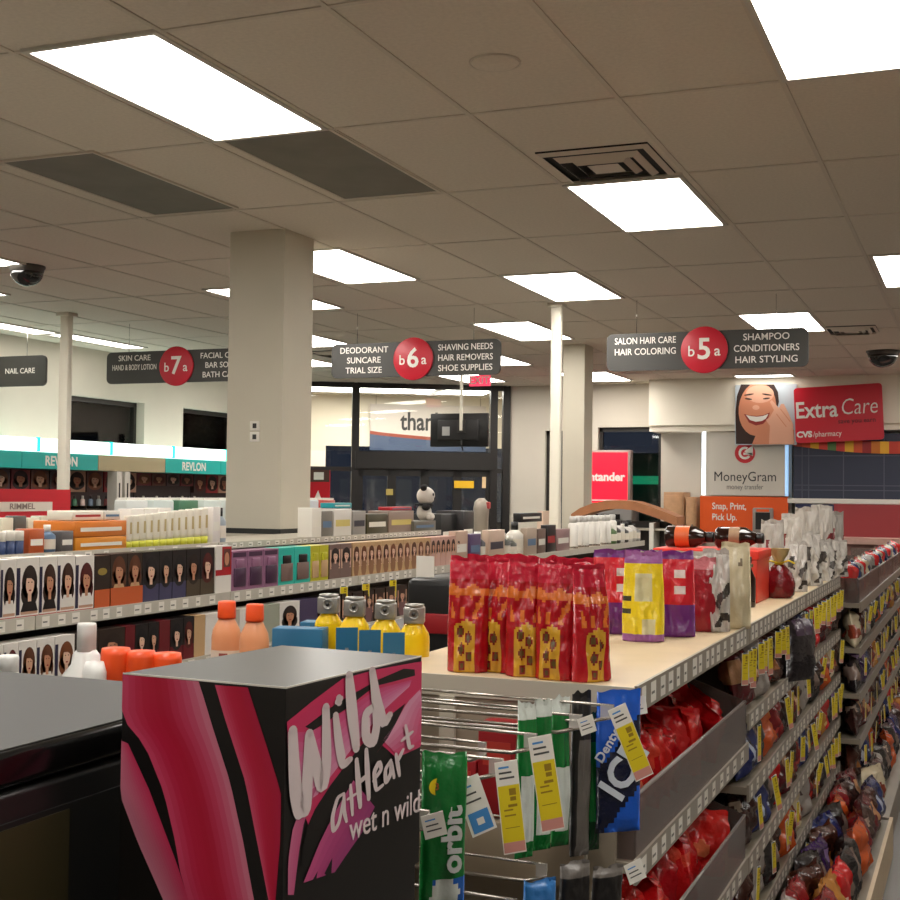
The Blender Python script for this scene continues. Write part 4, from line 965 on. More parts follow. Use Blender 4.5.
for i in (1, 2):
    for k, z in enumerate((.955, .765, .575, .375, .146)):
        bag_row('%s candy shelf, %s bay' % (LEV[k], ['','middle','far'][i]), CX if k < 4 else CX+.19, CY[i]+.03, CY[i+1]-.03, z, 7, orders[(k+i*2) % 5][i:]+orders[(k+i*2) % 5][:i], [1.0,.93,.93,1.0,1.15][k])
for k, z in enumerate((.36, .146)): bag_row('%s candy shelf, near bay' % LEV[3+k], CX+.16*k, CY[0]+.03, CY[1]-.03, z, 7, orders[k+2])
for i in (1, 2): bag_row('bottom shelf back row, %s bay' % ['','middle','far'][i], CX+.10, CY[i]+.03, CY[i+1]-.03, .146, 7, orders[i+1], 1.25)
# --- yellow tags on the shelf edges
def tags(where, X, ylist, z, kind='ylong', group='yellow price tags on the shelf edges', big=.16, turn=.5):
    for k, y in enumerate(ylist):
        o = inst(TAGS[kind], 'price_tag', 'yellow tag, %s from near end, %s' % (ORD[k], where), 'price tag', (X+.014, y, z), (0, rnd.uniform(-big,big), turn+rnd.uniform(-.2,.35)), group, (.8, 1, rnd.uniform(.75,1.05)))
fr = lambda a, b, n: [a+(b-a)*k/(n-1) for k in range(n)]
tags('under tan top shelf, middle bay', CX, [3.36,3.44,3.50,3.62,3.70,3.78,3.95,4.04,4.13], 1.139, 'ylong', big=.06, turn=1.0)
tags('under tan top shelf, far bay', CX, fr(4.62,5.85,10), 1.139, 'ylong', big=.1, turn=.9)
for i in (1, 2):
    for k, z in enumerate((.955, .765, .575, .375)):
        tags('%s shelf edge, %s bay' % (LEV[k], ['','middle','far'][i]), CX, [y for y in fr(CY[i]+.08, CY[i+1]-.06, 9) if rnd.random() < .55], z-.035, 'ylong', big=.3, turn=1.15)
# black bag hanging below the top shelf
hb = bag(.15, .20, .05, [film('hang_black', (30,24,30)), film('hang_black_print', (60,44,60))], lambda u, v: 1 if (v > .75 and abs(u) < .6) else 0, False, 77, 10, 12)
o = inst(hb, 'candy_bag', 'black bag hanging under the edge of the tan top shelf', 'bag', (CX+.03, 4.33, .945), (0, 0, PI/2-.5), None, (1,1,.98))
# ------------------------------------------------------------------ far candy gondola
FX2, FY0, FY1 = -.49, 6.0, 9.6
th = thing('gondola_shelving', 'far candy gondola continuing behind the nearer one at the right edge', 'shelving', (FX2-.3, FY0, 0), 0, 'shop gondolas')
org = (FX2-.3, FY0)
MB().box(-.3, .42, 0, FY1-FY0, 0, .145, CSH).build('base_deck', th); MB().box(-.12, -.10, 0, FY1-FY0, .145, 1.1, BK).build('back_panel', th)
for i in range(3):
    y0 = FY0+1.2*i+.002; y1 = y0+1.196
    for k, z in enumerate((1.07, .87, .67, .47, .28)): shelf_part(th, org, FX2-.4, FX2, y0, y1, z, .045, CSH, CLIP, 300+i*10+k, labels=False)
    t_ = thing('acrylic_bin', 'smoky clear bin on the far candy gondola, %s from the near end' % ORD[i], 'bin', (FX2, y0, 1.071), 0, 'clear bins on the far gondola')
    MB().box(-.012, -.006, .01, 1.18, .001, .105, BINM).build('front_panel', t_)
    MB().tube([(-.009,.01,.105),(-.009,1.18,.105)], .004, STRIP).build('front_rim', t_)
    for yy in (.003, 1.186): MB().box(-.36, -.012, yy, yy+.005, .001, .11, BINM).build('side_panel', t_)
    bag_row('%s bin of the far gondola' % ORD[i], FX2-.02, y0+.02, y1-.02, 1.073, 7, [[8,7,6,8,11,7,6],[6,8,7,11,8,6,7],[8,6,11,7,8,6,8]][i], 1.0, 'bags in the far bins')
    bag_row('bottom of far gondola, %s section' % ORD[i], FX2+.08, y0+.02, y1-.02, .146, 6, orders[i], 1.1, 'candy bags on the far gondola')
    for k, z in enumerate((.87, .67, .47, .28)):
        bag_row('%s far shelf, %s section' % (LEV[k], ORD[i]), FX2, y0+.02, y1-.02, z, 6, orders[(k+i) % 5], .95, 'candy bags on the far gondola')
        tags('%s edge of the far gondola, %s section' % (LEV[k], ORD[i]), FX2, fr(y0+.1, y1-.1, 4), z+.195-.04 if k else 1.03, 'ylong', 'yellow price tags on the far gondola', .35, 1.2)

# ------------------------------------------------------------------ things on the tan top shelf
R1, R2, R3, R4, R5, R6 = film('stand_red',(166,12,24)), film('stand_pink',(184,26,50)), film('stand_orange',(206,104,34)), film('stand_yellow',(200,150,40)), film('stand_maroon',(124,20,20)), film('stand_olive',(92,70,30))
def fn_red(u, v):
    if v > .80: return 1
    if .665 < v < .735 + .02*math.sin(u*6): return 2
    if v < .46-.1*abs(u) and abs(u+.1) < .50:
        for a, b_ in ((-.3,.35),(.08,.30),(-.22,.20),(.14,.14),(-.2,.06)):
            q = ((u-a)*1.0)**2+((v-b_)*3.2)**2
            if q < .010: return 5
            if q < .026: return 4
        return 3
    if .46 <= v < .66 and noise.noise(Vector((u*3, v*9, 2))) > .12 and abs(u) < .8: return 2
    return 0
STANDB = [bag(.083, .225, .052, [R1,R2,R3,R4,R5,R6], fn_red, True, 60+k, 30, 50, .009, .06) for k in range(3)]
for k, (px, y, rz, back) in enumerate([(468,2.375,.22,''),(498,2.40,-.12,''),(527,2.37,.3,''),(556,2.352,-.05,''),(590,2.36,.95,'')]):
    X = yp(px, 670, y).x
    inst(STANDB[k % 3], 'candy_bag', ['leftmost red and yellow stand up candy bag on the shelf end','second red and yellow stand up candy bag from the left','third red and yellow stand up candy bag from the left','fourth red and yellow stand up bag, yellow panel facing forward','rightmost red and yellow stand up bag, turned to show its side'][k], 'bag', (X, y, CTZ+.001), (0,0,rz), 'red stand up bags at the shelf end', (1,1,[1,.99,1,1,.97][k]))
for k, (px, y, rz) in enumerate([(484,2.455,.2),(514,2.465,.1),(545,2.45,.1),(574,2.45,.4)]):
    X = yp(px, 660, y).x
    inst(STANDB[(k+1) % 3], 'candy_bag', '%s red stand up candy bag in the row right behind the front ones' % ORD[k], 'bag', (X, y, CTZ+.001), (0,0,rz), 'red stand up bags at the shelf end')
P1, P2, P3, P4 = film('pur_red',(196,22,40)), film('pur_purple',(104,36,116)), film('pur_label',(206,190,190)), film('pur_mauve',(150,90,150))
def fn_pur(u, v):
    if v > .90: return 1
    if v < .36: return 1
    if .1 < u < .6 and (.68 < v < .78 or .5 < v < .58): return 2
    return 0
Y1, Y2, Y3 = film('yel_yellow',(222,196,30)), film('yel_label',(196,190,150)), film('yel_ink',(60,60,40))
def fn_yel(u, v):
    if v > .86: return 3
    if v < .07: return 3
    if -.35 < u < .45 and .45 < v < .76: return 1
    if .0 < u < .6 and .09 < v < .24: return 1
    if u < -.55 and (.3 < v < .36 or .45 < v < .5): return 2
    return 0
PURB = [bag(.115, .21, .06, [P1,P2,P3], fn_pur, True, 80+k, 24, 32, .010) for k in range(2)]
YELB = bag(.10, .215, .055, [Y1,Y2,Y3,P4], fn_yel, True, 85, 26, 36, .010)
def put(me, px, py, lb, rz=0, sc=1, group='bags standing on the tan top shelf', name='candy_bag', cat='bag', z=CTZ):
    p = zp(px, py, z); return inst(me, name, lb, cat, (p.x, p.y+.02, z+.001), (0,0,rz), group, sc if isinstance(sc, tuple) else (sc,sc,sc))
put(PURB[1], 612, 634, 'red and purple bag left of the yellow one, partly hidden by red bags', .3)
put(YELB, 641, 642, 'bright yellow bag with a pale label and mauve base on the top shelf', .15)
put(PURB[0], 670, 637, 'red and purple bag right of the yellow one', .25)
def fn_sil(u, v): return 1 if (noise.noise(Vector((u*1.6, v*5.5, 3.3))) > .16 and .06 < v < .72) else 0
S1, S2, S3 = film('silver',(186,180,172)), film('silver_ink',(60,54,50)), film('silver_red',(120,40,44))
SILB = [bag(.12, .215, .06, [S1, [S2,S3][k % 2]], fn_sil, True, 90+k, 36, 52, .018) for k in range(4)]
DKR = bag(.10, .20, .055, [film('dk_red',(150,22,34)), film('dk_pink',(190,110,116))], lambda u, v: 1 if v > .82 else 0, True, 95, 12, 18, .008)
CRB = bag(.095, .225, .05, [film('cream_bag',(206,192,158), .4), film('cream_ink',(120,104,80))], lambda u, v: 1 if (u-.3)**2+((v-.76)*2)**2 < .012 else 0, True, 96, 14, 22, .010)
put(SILB[0], 690, 622, 'silver bag standing behind the red and purple bag', .2, (.9,.9,.9))
put(DKR, 700, 632, 'dark red bag left of the silver and black printed bag', .2, (.8,.9,.95))
put(SILB[2], 714, 632, 'silver bag with black print left of the cream bag', .25, (.62,.9,.98))
put(CRB, 734, 629, 'plain cream bag on the top shelf edge', .3, (.85,1,1.0))
for k, (px, py) in enumerate([(612,612),(656,612),(640,607)]):
    put([PURB[0],SILB[1],PURB[1]][k], px, py, ['red bag in the second row behind the red and purple bag','silver bag in the second row between the purple bags','purple topped bag in the second row behind the yellow bag'][k], .2, (.95,.9,.84))
# orange red carton with dark bottles lying on it
p = zp(757, 604, CTZ); zt = yp(757, 551, p.y).z; xl = yp(655, 560, p.y).x
ORR = M('carton_orange_red', (222,62,40), .4); 
th = thing('carton', 'wide orange red carton standing at the back of the top shelf under the dark bottles', 'box', (xl, p.y, CTZ+.001)); w = p.x-xl; h = zt-CTZ
b = MB().box(0, w, 0, .26, 0, h-.03, ORR, .003)
for k in range(12): b.box(w*.83+.0+(k % 2)*.025, w*.83+.02+(k % 2)*.025, -.0008, 0, .01+.012*k, .02+.012*k, M('carton_green_print', (90,80,40), .5))
b.build('carton_body', th); MB().box(-.006, w+.006, -.006, .266, h-.03, h, M('carton_lid', (232,56,40), .4), .003).build('lid', th)
BRB = M('brown_bottle', (34,16,10), .12, coat=.4); BOL = M('bottle_orange_label', (212,100,50), .4); BBL = M('bottle_beige_label', (150,120,90), .5)
for k, (a, b2, lab, lb) in enumerate([(666,714,BOL,'dark brown bottle with an orange label lying on the orange red carton'),(716,764,BBL,'dark brown bottle with a beige label lying at the right end of the carton')]):
    y = p.y+.10; xa = yp(a, 534, y).x; xb = yp(b2, 534, y).x; L = xb-xa; r = .036
    th = thing('bottle', lb, 'bottle', (xa, y, CTZ+.001+h+r+.001), 0, 'dark bottles lying on the carton')
    b = MB(); b.x = Matrix.Rotation(PI/2, 4, 'Y'); b.lathe([(r*.8,0),(r,.008),(r,L*.62),(r*.55,L*.8),(r*.45,L*.86)], BRB, 20); b.build('bottle_body', th)
    b = MB(); b.x = Matrix.Rotation(PI/2, 4, 'Y'); b.lathe([(r*1.015,L*.22 if k == 0 else L*.3),(r*1.015,L*.52)], lab, 20, caps=False); b.build('label', th)
    b = MB(); b.x = Matrix.Rotation(PI/2, 4, 'Y'); b.lathe([(r*.5,L*.86),(r*.5,L*.98),(r*.45,L)], BLACKP, 16); b.build('cap', th)
# dark bottle, tied pouch, silver bags
q = zp(750, 606, CTZ)
th = thing('bottle', 'small dark brown bottle standing right of the orange red carton', 'bottle', (q.x+.0, q.y-.05, CTZ+.001)); MB().lathe([(.024,0),(.026,.008),(.026,.09),(.012,.12),(.011,.14)], BRB, 16).build('bottle_body', th); MB().lathe([(.013,.14),(.013,.158)], BLACKP, 14).build('cap', th)
q = zp(779, 598, CTZ)
th = thing('gift_pouch', 'dark red shiny pouch tied with yellow ribbon on the top shelf', 'pouch', (q.x, q.y, CTZ+.001), .2)
MB().lathe([(.04,0),(.052,.012),(.055,.05),(.045,.085),(.02,.112),(.012,.12)], film('pouch_red',(112,14,22),.8,.12), 22, sy=.75).build('pouch_body', th)
MB().lathe([(.012,.122),(.03,.15),(.036,.17)], film('pouch_clear',(190,170,120),.8,.15), 14, caps=False).build('gathered_top', th)
MB().lathe([(.015,.114),(.017,.118),(.015,.122)], YELTAG, 14).tube([(0,-.015,.118),(-.03,-.03,.128),(-.05,-.03,.118)], .003, YELTAG, 6).tube([(0,-.015,.118),(.03,-.03,.13),(.05,-.03,.12)], .003, YELTAG, 6).build('ribbon', th)
for k, (px, py, sc, rz) in enumerate([(757,594,(.5,.9,.95),.3),(771,590,(.85,1,1.22),.6),(797,592,(.6,1,.85),.3),(791,584,(.8,1,1.3),-.2),(811,586,(.7,1,1.0),.7),(806,579,(.9,1,1.42),.2),(825,581,(.7,1,.8),.9),(821,574,(.9,1,1.45),-.1),(838,577,(.7,1,.75),.5),(835,570,(.8,1,1.3),.8)]):
    put(SILB[k % 4], px, py, '%s crumpled silver bag from the left at the far end of the top shelf' % ORD[k], rz, sc, 'silver bags at the far end of the top shelf')

# ------------------------------------------------------------------ left side shelf behind the black displays
LZ2 = 1.08
th = thing('gondola_shelving', 'display shelf of yellow and orange bottles on the hidden side of the candy gondola', 'shelving', (-1.6, 1.95, 0), 0, 'shop gondolas')
MB().box(-.45, .47, 0, 4.0, 0, .14, METALW).build('base_deck', th); MB().box(.44, .46, 0.4, 4.0, .14, 1.12, BK).build('back_panel', th)
for z in (.4, .65, .86): MB().box(-.33, .44, .02, 4.0, z-.02, z, METALW).build('shelf', th)
MB().box(-.35, .465, 0, 4.0, LZ2-.025, LZ2, M('side_shelf_dark', (58,54,50), .5)).build('top_shelf', th)
YB_ = M('bottle_yellow', (246,206,14), .3, coat=.2); SCAP = M('cap_silver', (160,158,152), .3, metal=.5)
def squeeze(th, w, h, body, cap, capw, caph, capstyle):
    hb_ = h-caph; r = w/2
    pr = [(r*.9,0),(r,.006),(r,hb_*.84),(r*.93,hb_*.89),(r*.6,hb_*.985),(r*.55,hb_)] if capstyle == 'disc' else [(r*.9,0),(r,.006),(r,hb_*.74),(r*.92,hb_*.84),(r*.6,hb_*.97),(r*.55,hb_)]
    MB().lathe(pr, body, 24, sy=.72).build('bottle_body', th)
    if capstyle == 'disc':
        c = MB().box(-capw/2, capw/2, -capw*.42, capw*.42, hb_, h-caph*.12, cap, .004); c.lathe([(capw*.46,h-caph*.12),(capw*.46,h)], cap, 20)
        b = MB(); c.build('cap', th)
        k = MB(); k.x = Matrix.Translation((0,-capw*.425,hb_+caph*.5)) @ Matrix.Rotation(PI/2, 4, 'X'); k.lathe([(caph*.3,0),(caph*.3,.003),(caph*.22,.003),(caph*.2,.001)], cap, 18).lathe([(caph*.1,0),(caph*.1,.0035)], DARKM, 12); k.build('cap_button', th)
    else: MB().lathe([(capw/2,hb_),(capw/2*1.02,hb_+caph*.1),(capw/2*.98,h-.003),(capw/2*.9,h)], cap, 22).build('cap', th)
yb = []
for k, (px, pt, y, pw) in enumerate([(329,594,2.74,28),(355,597,2.68,30),(386,600,2.61,31),(414.5,604,2.54,31)]):
    p = yp(px, pt, y); d_ = depth(p); h = p.z-LZ2-.001
    th = thing('bottle', ['leftmost yellow squeeze bottle with a silver cap','second yellow squeeze bottle from the left','third yellow squeeze bottle from the left','rightmost yellow squeeze bottle, nearest the red candy bags'][k], 'bottle', (p.x, y, LZ2+.001), .35, 'yellow bottles with silver caps')
    squeeze(th, pw*d_/FPX, h, YB_, SCAP, 21*d_/FPX, 19*d_/FPX, 'disc')
BLC = M('card_blue', (34,104,142), .45)
for k, (px, y) in enumerate([(347,2.56),(370,2.50),(394,2.43)]):
    p = yp(px, 628+k*2.5, y); s_ = depth(p)/FPX
    th = thing('shelf_card', '%s blue shelf card from the left in front of the yellow bottles' % ORD[k], 'card', (p.x, y, LZ2+.001), .6, 'blue shelf cards')
    h = p.z-LZ2; MB().box(-11*s_, 11*s_, -.001, .001, h-24*s_, h, BLC).build('card', th); MB().box(-.004,.004,-.001,.003,0,h-20*s_,STRIP).box(-.012,.012,-.012,.012,0,.002,STRIP).build('holder', th)
for k, (a, b2, t_, y, dd) in enumerate([(272,318,628,2.62,.06),(300,336,622,2.74,.06)]):
    p, p2 = yp(a, t_, y), yp(b2, t_, y)
    o = MB().box(0, p2.x-p.x, 0, dd, 0, p.z-LZ2-.001, BLC, .002).box((p2.x-p.x)*.1, (p2.x-p.x)*.9, -.0006, 0, .02, .035, M('blue_print', (120,190,214), .4)).build('carton', None, (p.x, y, LZ2+.001), .25)
    tag(o, ['nearer blue carton beside the orange capped bottles','farther blue carton touching the leftmost yellow bottle'][k], 'box', 'blue cartons')
PEACH = M('bottle_peach', (232,158,112), .3, coat=.2); OCAP = M('cap_orange', (240,84,32), .35)
for k, (px, pt, y) in enumerate([(227,601,2.58),(255,604,2.52)]):
    p = yp(px, pt, y); d_ = depth(p); h = p.z-LZ2-.001
    th = thing('bottle', ['left peach lotion bottle with an orange cap','right peach lotion bottle with an orange cap'][k], 'bottle', (p.x, y, LZ2+.001), .3, 'peach lotion bottles')
    squeeze(th, 30*d_/FPX, h, PEACH, OCAP, 18*d_/FPX, 17*d_/FPX, 'plain')
    MB().lathe([(15.3*d_/FPX, h*.1),(15.3*d_/FPX, h*.45)], M('lotion_label', (226,206,186), .5), 24, caps=False, sy=.73).build('label', th)
    MB().box(-.010, .010, -15.3*d_/FPX*.735-.0008, -15.3*d_/FPX*.70, h*.24, h*.42, M('lotion_print', (150,70,60), .5)).build('label_print', th)
WB = M('bottle_white', (226,226,222), .28, coat=.2)
p = yp(87, 623, 2.25); d_ = depth(p); h = p.z-LZ2-.001
th = thing('bottle', 'tall white bottle with a white cap left of the orange lids', 'bottle', (p.x, 2.25, LZ2+.001), .2)
r = 25*d_/FPX; MB().lathe([(r*.95,0),(r,.006),(r,h*.36),(r*.62,h*.5),(r*.56,h*.62),(r*.4,h*.68)], WB, 26, sy=.75).build('bottle_body', th); MB().lathe([(9.6*d_/FPX,h*.66),(9.6*d_/FPX,h*.97),(9*d_/FPX,h)], WB, 20).build('cap', th)
p = yp(104, 660, 2.2); h = p.z-LZ2-.001
th = thing('bottle', 'low white bottle between the tall white one and the orange lids', 'bottle', (p.x, 2.17, LZ2+.001)); MB().lathe([(.022,0),(.024,.004),(.024,h*.8),(.018,h)], WB, 20).build('bottle_body', th); MB().lathe([(.0245,h*.2),(.0245,h*.5)], PAPER, 20, caps=False).build('label', th)
p = yp(9, 655, 2.1); h = p.z-LZ2-.001
th = thing('bottle', 'white bottle cap peeking over the black cabinet at the left edge', 'bottle', (p.x, 2.1, LZ2+.001)); MB().lathe([(.03,0),(.032,.005),(.032,h*.6),(.02,h*.72)], WB, 20, sy=.8).build('bottle_body', th); MB().lathe([(.020,h*.70),(.020,h*.96),(.018,h)], WB, 18).build('cap', th)
for k, (px, pt, y) in enumerate([(116,648,2.22),(141,651,2.24),(167,653,2.27)]):
    p = yp(px, pt, y); d_ = depth(p); h = p.z-LZ2-.001; r = 15*d_/FPX
    th = thing('jar', '%s bright orange lidded jar from the left behind the black displays' % ORD[k], 'jar', (p.x, y, LZ2+.001), 0, 'orange lidded jars')
    MB().lathe([(r*.9,0),(r*.96,.005),(r*.96,h*.36)], PEACH, 24).build('jar_body', th); MB().lathe([(r*.86,h*.36),(r*.98,h*.4),(r,h*.9),(r*.93,h)], OCAP, 26).build('lid', th)
# black display tray with red front, behind the yellow bottles
p = yp(405, 640, 3.35); p2 = yp(500, 640, 3.35); zt = yp(430, 574, 3.35).z
th = thing('display_tray', 'black display tray with a red front band behind the yellow bottles', 'tray', (p.x, 3.35, LZ2+.001)); w = p2.x-p.x; h = zt-LZ2
MB().box(0, w*.78, 0, .3, 0, h*.94, BLACKP, .02, 3).build('tray_body', th)
MB().box(.0, w*.76, -.012, 0, h*.28, h*.52, M('tray_red', (150,20,28), .4), .003).build('front_band', th)
MB().box(.01, .065, .05, .052, h*.9, h*1.2, PAPER).build('paper_card', th)
for k, (px, py) in enumerate([(344,583),(366,576),(393,577)]):
    p = xp(px, py, GX+.012); o = inst(TAGS['ylong'], 'price_tag', '%s yellow tag from the left hanging on the hair care shelf edge' % ORD[k], 'price tag', (GX+.012, p.y, MZ-.035), (0,0,1.0), 'yellow tags on the hair care shelf', (1.5,1,1.1))

# ------------------------------------------------------------------ end rack with chewing gum on long hooks
th = thing('wire_rack', 'end rack panel for chewing gum hooks at the candy gondola end', 'rack', (-1.02, 1.42, 0))
RK = M('rack_panel', (150,140,124), .5)
MB().box(-.02, 0, 0, .84, .02, 1.18, RK).build('peg_panel', th)
for y in (0, .80): MB().box(0, .03, y, y+.04, .0, 1.185, METALW).build('upright', th)
MB().box(-.1, .3, 0, .84, 0, .02, DARKM).build('foot', th)
WIRE = M('hook_wire', (176,170,160), .25, metal=.8)
def hook(lb, y, z, kind, px=None, py=None, X=-.62, tilt=0, turn=.6, sc=1.0):
    t_ = thing('peg_hook', lb, 'hook', (-1.02, y, z), 0, 'long wire hooks of the gum rack')
    L = X+1.02
    MB().tube([(0,0,0),(L*.9,0,.0),(L,0,.012)], .0032, WIRE, 8).tube([(0,0,.035),(L,0,.03)], .0026, WIRE, 8).box(0,.004,-.012,.012,-.02,.05,METALW).build('wire', t_)
    MB().box(L*.95, L, -.003, .003, .010, .032, STRIP).build('holder', t_)
    if kind:
        o = bpy.data.objects.new('price_tag', TAGS[kind]); COL.objects.link(o); o.parent = t_; o.location = (L+.006, -.006, .03); o.rotation_euler = (0, tilt, turn); o.scale = (sc*.86,sc,sc)
def hk(px, py, lb, kind, X=-.62, **k):
    p = xp(px, py, X); hook(lb, p.y, p.z-.03, kind, X=X, **k)
hk(429, 812, 'nearest gum hook with a square white tag over the big green pack', 'w', tilt=-.22, sc=.72)
hk(463, 777, 'gum hook with a white and blue tag beside the big green pack', 'b', tilt=-.36, sc=1.0)
hk(503, 760, 'gum hook with a long yellow tag in front of the dark gap', 'y', tilt=-.12, sc=1.12)
hk(537, 735, 'gum hook with a long yellow tag over the slim green packs', 'y', tilt=-.16, sc=1.25)
hk(582, 716, 'gum hook with a small white tag in front of the black packs', 'w', tilt=-.3, sc=.7, X=-.60)
hk(614, 706, 'farthest gum hook with a tilted yellow tag over the blue pack', 'y', tilt=-.40, sc=1.12, X=-.565)
for k, (y, z, X) in enumerate([(2.10,1.145,-.70),(2.0,1.10,-.75),(1.86,1.06,-.74),(2.2,.93,-.68),(2.05,.90,-.66),(1.9,.885,-.66)]): hook('bare long wire hook of the gum rack, %s' % ['upper row, farthest','upper row, second from far','upper row, third from far','lower row, farthest','lower row, middle','lower row, nearest'][k], y, z, None, X=X)
# tags clipped to the shelf rails
o = inst(TAGS['w'], 'price_tag', 'white tag clipped to the near corner of the tan top shelf', 'price tag', xp(636, 697, -.56), (0, -.15, .7), None, (.8,.8,.8))
o = inst(TAGS['w'], 'price_tag', 'white tag clipped to the shelf rail below the upper bin', 'price tag', xp(632, 862, -.56), (0, -.35, .7), None, (.75,.75,.9))
# gum packs
def gum(lb, px0, px1, py0, py1, y, turn, mats, fn, extra=None, seed=0, t=.022):
    c = yp((px0+px1)/2, py0, y); c2 = yp((px0+px1)/2, py1, y); d_ = depth(c); h = c.z-c2.z
    tv = Vector((math.cos(turn), math.sin(turn), 0)); xc = ((px0+px1)/2-450)/FPX
    w = (px1-px0)*d_/FPX/abs(tv.dot(RR)-xc*tv.dot(_f))
    t_ = thing('gum_pack', lb, 'gum pack', (c.x, y, c2.z), turn, 'gum packs on the end rack')
    o = bpy.data.objects.new('wrapper', bag(w, h, t, mats, fn, False, seed, 16, 28, .004, .05)); COL.objects.link(o); o.parent = t_
    if extra: extra(t_, w, h)
    return t_
G1, G2, G3, G4 = film('gum_green',(16,112,46),.35,.25), film('gum_blue',(34,90,170),.35,.25), film('gum_white',(206,212,204),.35,.3), film('gum_dark',(10,60,28),.3,.25)
def fn_orb(u, v):
    if v < .20 and u > -.7+1.2*v: return 2 if ((u-.0)**2*.5+((v-.13)*6)**2 < .25) else 1
    return 0
def ex_orb(t_, w, h):
    text('orbit', w*.62, M('gum_text', (206,208,206), .35), t_, (w*.14, -.0135, h*.46), (PI/2, -PI/2, 0), 'lettering', bold=.0012, fit=h*.42)
    b = MB(); b.ell((-w*.22,-.0135,h*.80), (1,0,0), (0,0,1), w*.17, h*.052, M('gum_badge', (240,214,30), .4), 20); b.build('badge', t_)
    text('3', w*.2, M('gum_badge_ink', (150,70,20), .4), t_, (-w*.22,-.0142,h*.80), FRONT, 'lettering')
gum('big green orbit gum pack hanging nearest, right of the pink display box', 421, 466, 752, 912, 1.53, .75, [G1,G2,G3], fn_orb, ex_orb, 1)
def fn_gr(u, v):
    if .12 < v < .52 and abs(u) < .75: return 2
    if v > .9: return 2
    return 0
gum('slim green gum pack under the long yellow tag, left of three', 516, 534, 702, 858, 1.95, .95, [G1,G2,G3], fn_gr, None, 2)
gum('slim green gum pack, middle of three', 534, 552, 700, 850, 2.03, .95, [G1,G2,G3], fn_gr, None, 3)
gum('slim green gum pack with a white label, right of three', 552, 570, 697, 846, 2.11, .9, [G1,G2,G3], fn_gr, None, 4)
K1, K2 = film('gum_black',(28,26,26),.3,.3), film('gum_grey',(110,104,98),.3,.35)
gum('black and grey gum pack between the green and blue packs', 571, 590, 692, 856, 2.16, .9, [K1,K2,G1], lambda u, v: 1 if v < .72 and u > -.5 else 0, None, 5)
gum('narrow green and black gum pack touching the blue pack', 588, 600, 712, 850, 2.19, .9, [G4,K2,G1], lambda u, v: 2 if .2 < v < .8 else 0, None, 6)
B1, B2 = film('ice_blue',(24,86,190),.35,.22), film('ice_dark',(16,22,50),.35,.22)
def fn_ice(u, v):
    if abs(v-.40-.20*u) < .25 and u > -.95: return 1
    return 0
def ex_ice(t_, w, h):
    IW = M('ice_text', (206,212,222), .35)
    an_ = 1.0; rot = (Matrix(((math.cos(an_),-math.sin(an_),0),(0,0,-1),(math.sin(an_),math.cos(an_),0)))).to_euler()
    text('ICE', h*.30, IW, t_, (w*.06, -.0135, h*.44), rot, 'lettering', bold=.0022, fit=min(h*.52, w*.62/math.cos(an_)))
    text('Dentyne', h*.10, IW, t_, (-w*.26, -.0138, h*.66), rot, 'lettering', bold=.0004)
gum('blue Dentyne ICE gum pack at the shelf corner'.replace('Dentyne ICE ', 'mint ice '), 597, 641, 690, 832, 2.2, .72, [B1,B2], fn_ice, ex_ice, 7)
gum('dark clear gum pack low on the end rack, left', 560, 590, 862, 930, 2.0, .8, [K1,K2], lambda u, v: 1 if v > .8 else 0, None, 8)
gum('dark clear gum pack low on the end rack, right', 592, 622, 866, 930, 2.05, .8, [K1,K2], lambda u, v: 1 if v > .85 else 0, None, 9)
gum('light blue gum pack at the bottom of the end rack', 524, 556, 880, 940, 1.9, .7, [film('gum_lightblue',(50,120,190),.3,.3)], lambda u, v: 0, None, 10)
# red boxes on a small end shelf
th = thing('end_shelf', 'small tan shelf with red boxes on the gondola end behind the gum hooks', 'shelf', (-.86, 2.2, 0))
zs = yp(490, 818, 2.2).z
MB().box(-.12, .20, -.02, .07, zs-.10, zs, M('end_shelf_tan', (146,130,108), .55), .003).build('shelf_board', th); 
for x in (-.1, .17): MB().box(x, x+.012, .05, .078, zs-.16, zs-.10, METALW).build('bracket', th)
RBX = M('box_dark_red', (150,22,30), .4)
for k, (a, b2, t_) in enumerate([(441,476,758),(478,516,722)]):
    p, p2 = yp(a, t_, 2.2), yp(b2, t_, 2.2)
    o = MB().box(0, p2.x-p.x, 0, .06, 0, p.z-zs-.001, RBX, .003).box(.01, p2.x-p.x-.01, -.0006, 0, (p.z-zs)*.55, (p.z-zs)*.8, M('box_red_print', (190,60,50), .4)).build('candy_box', None, (p.x, 2.2, zs+.001))
    tag(o, ['lower dark red candy box behind the gum hooks','taller dark red candy box behind the gum hooks'][k], 'box', 'dark red boxes behind the gum hooks')

# ------------------------------------------------------------------ pink and black cosmetics display box
ZT, ZB = 1.362, 1.14
FL, FR_, BR = [Vector((q.x, q.y, 0)) for q in (zp(123, 673, ZT), zp(286, 687.5, ZT), zp(421.5, 656, ZT))]; BL = FL+(BR-FR_)+Vector((.004,.004,0))
O = Vector((-.67, 1.17, 0)); TR = Matrix.Translation(-O)
th = thing('cosmetics_display', 'black and pink cosmetics display box lettered Wild at Heart in the foreground', 'display', O)
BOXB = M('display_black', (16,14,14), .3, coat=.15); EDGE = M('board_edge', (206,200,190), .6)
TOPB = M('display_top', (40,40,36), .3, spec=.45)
b = MB(); b.x = TR
up = Vector((0,0,1))
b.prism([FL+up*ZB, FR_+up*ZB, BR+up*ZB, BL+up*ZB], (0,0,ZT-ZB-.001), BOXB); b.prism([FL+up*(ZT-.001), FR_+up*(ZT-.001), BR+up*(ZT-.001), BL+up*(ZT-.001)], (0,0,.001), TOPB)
hdr_ = b.build('header_box', th)
def sub(v, s_): c_ = (FL+FR_+BR+BL)/4; return c_+(v-c_)*s_
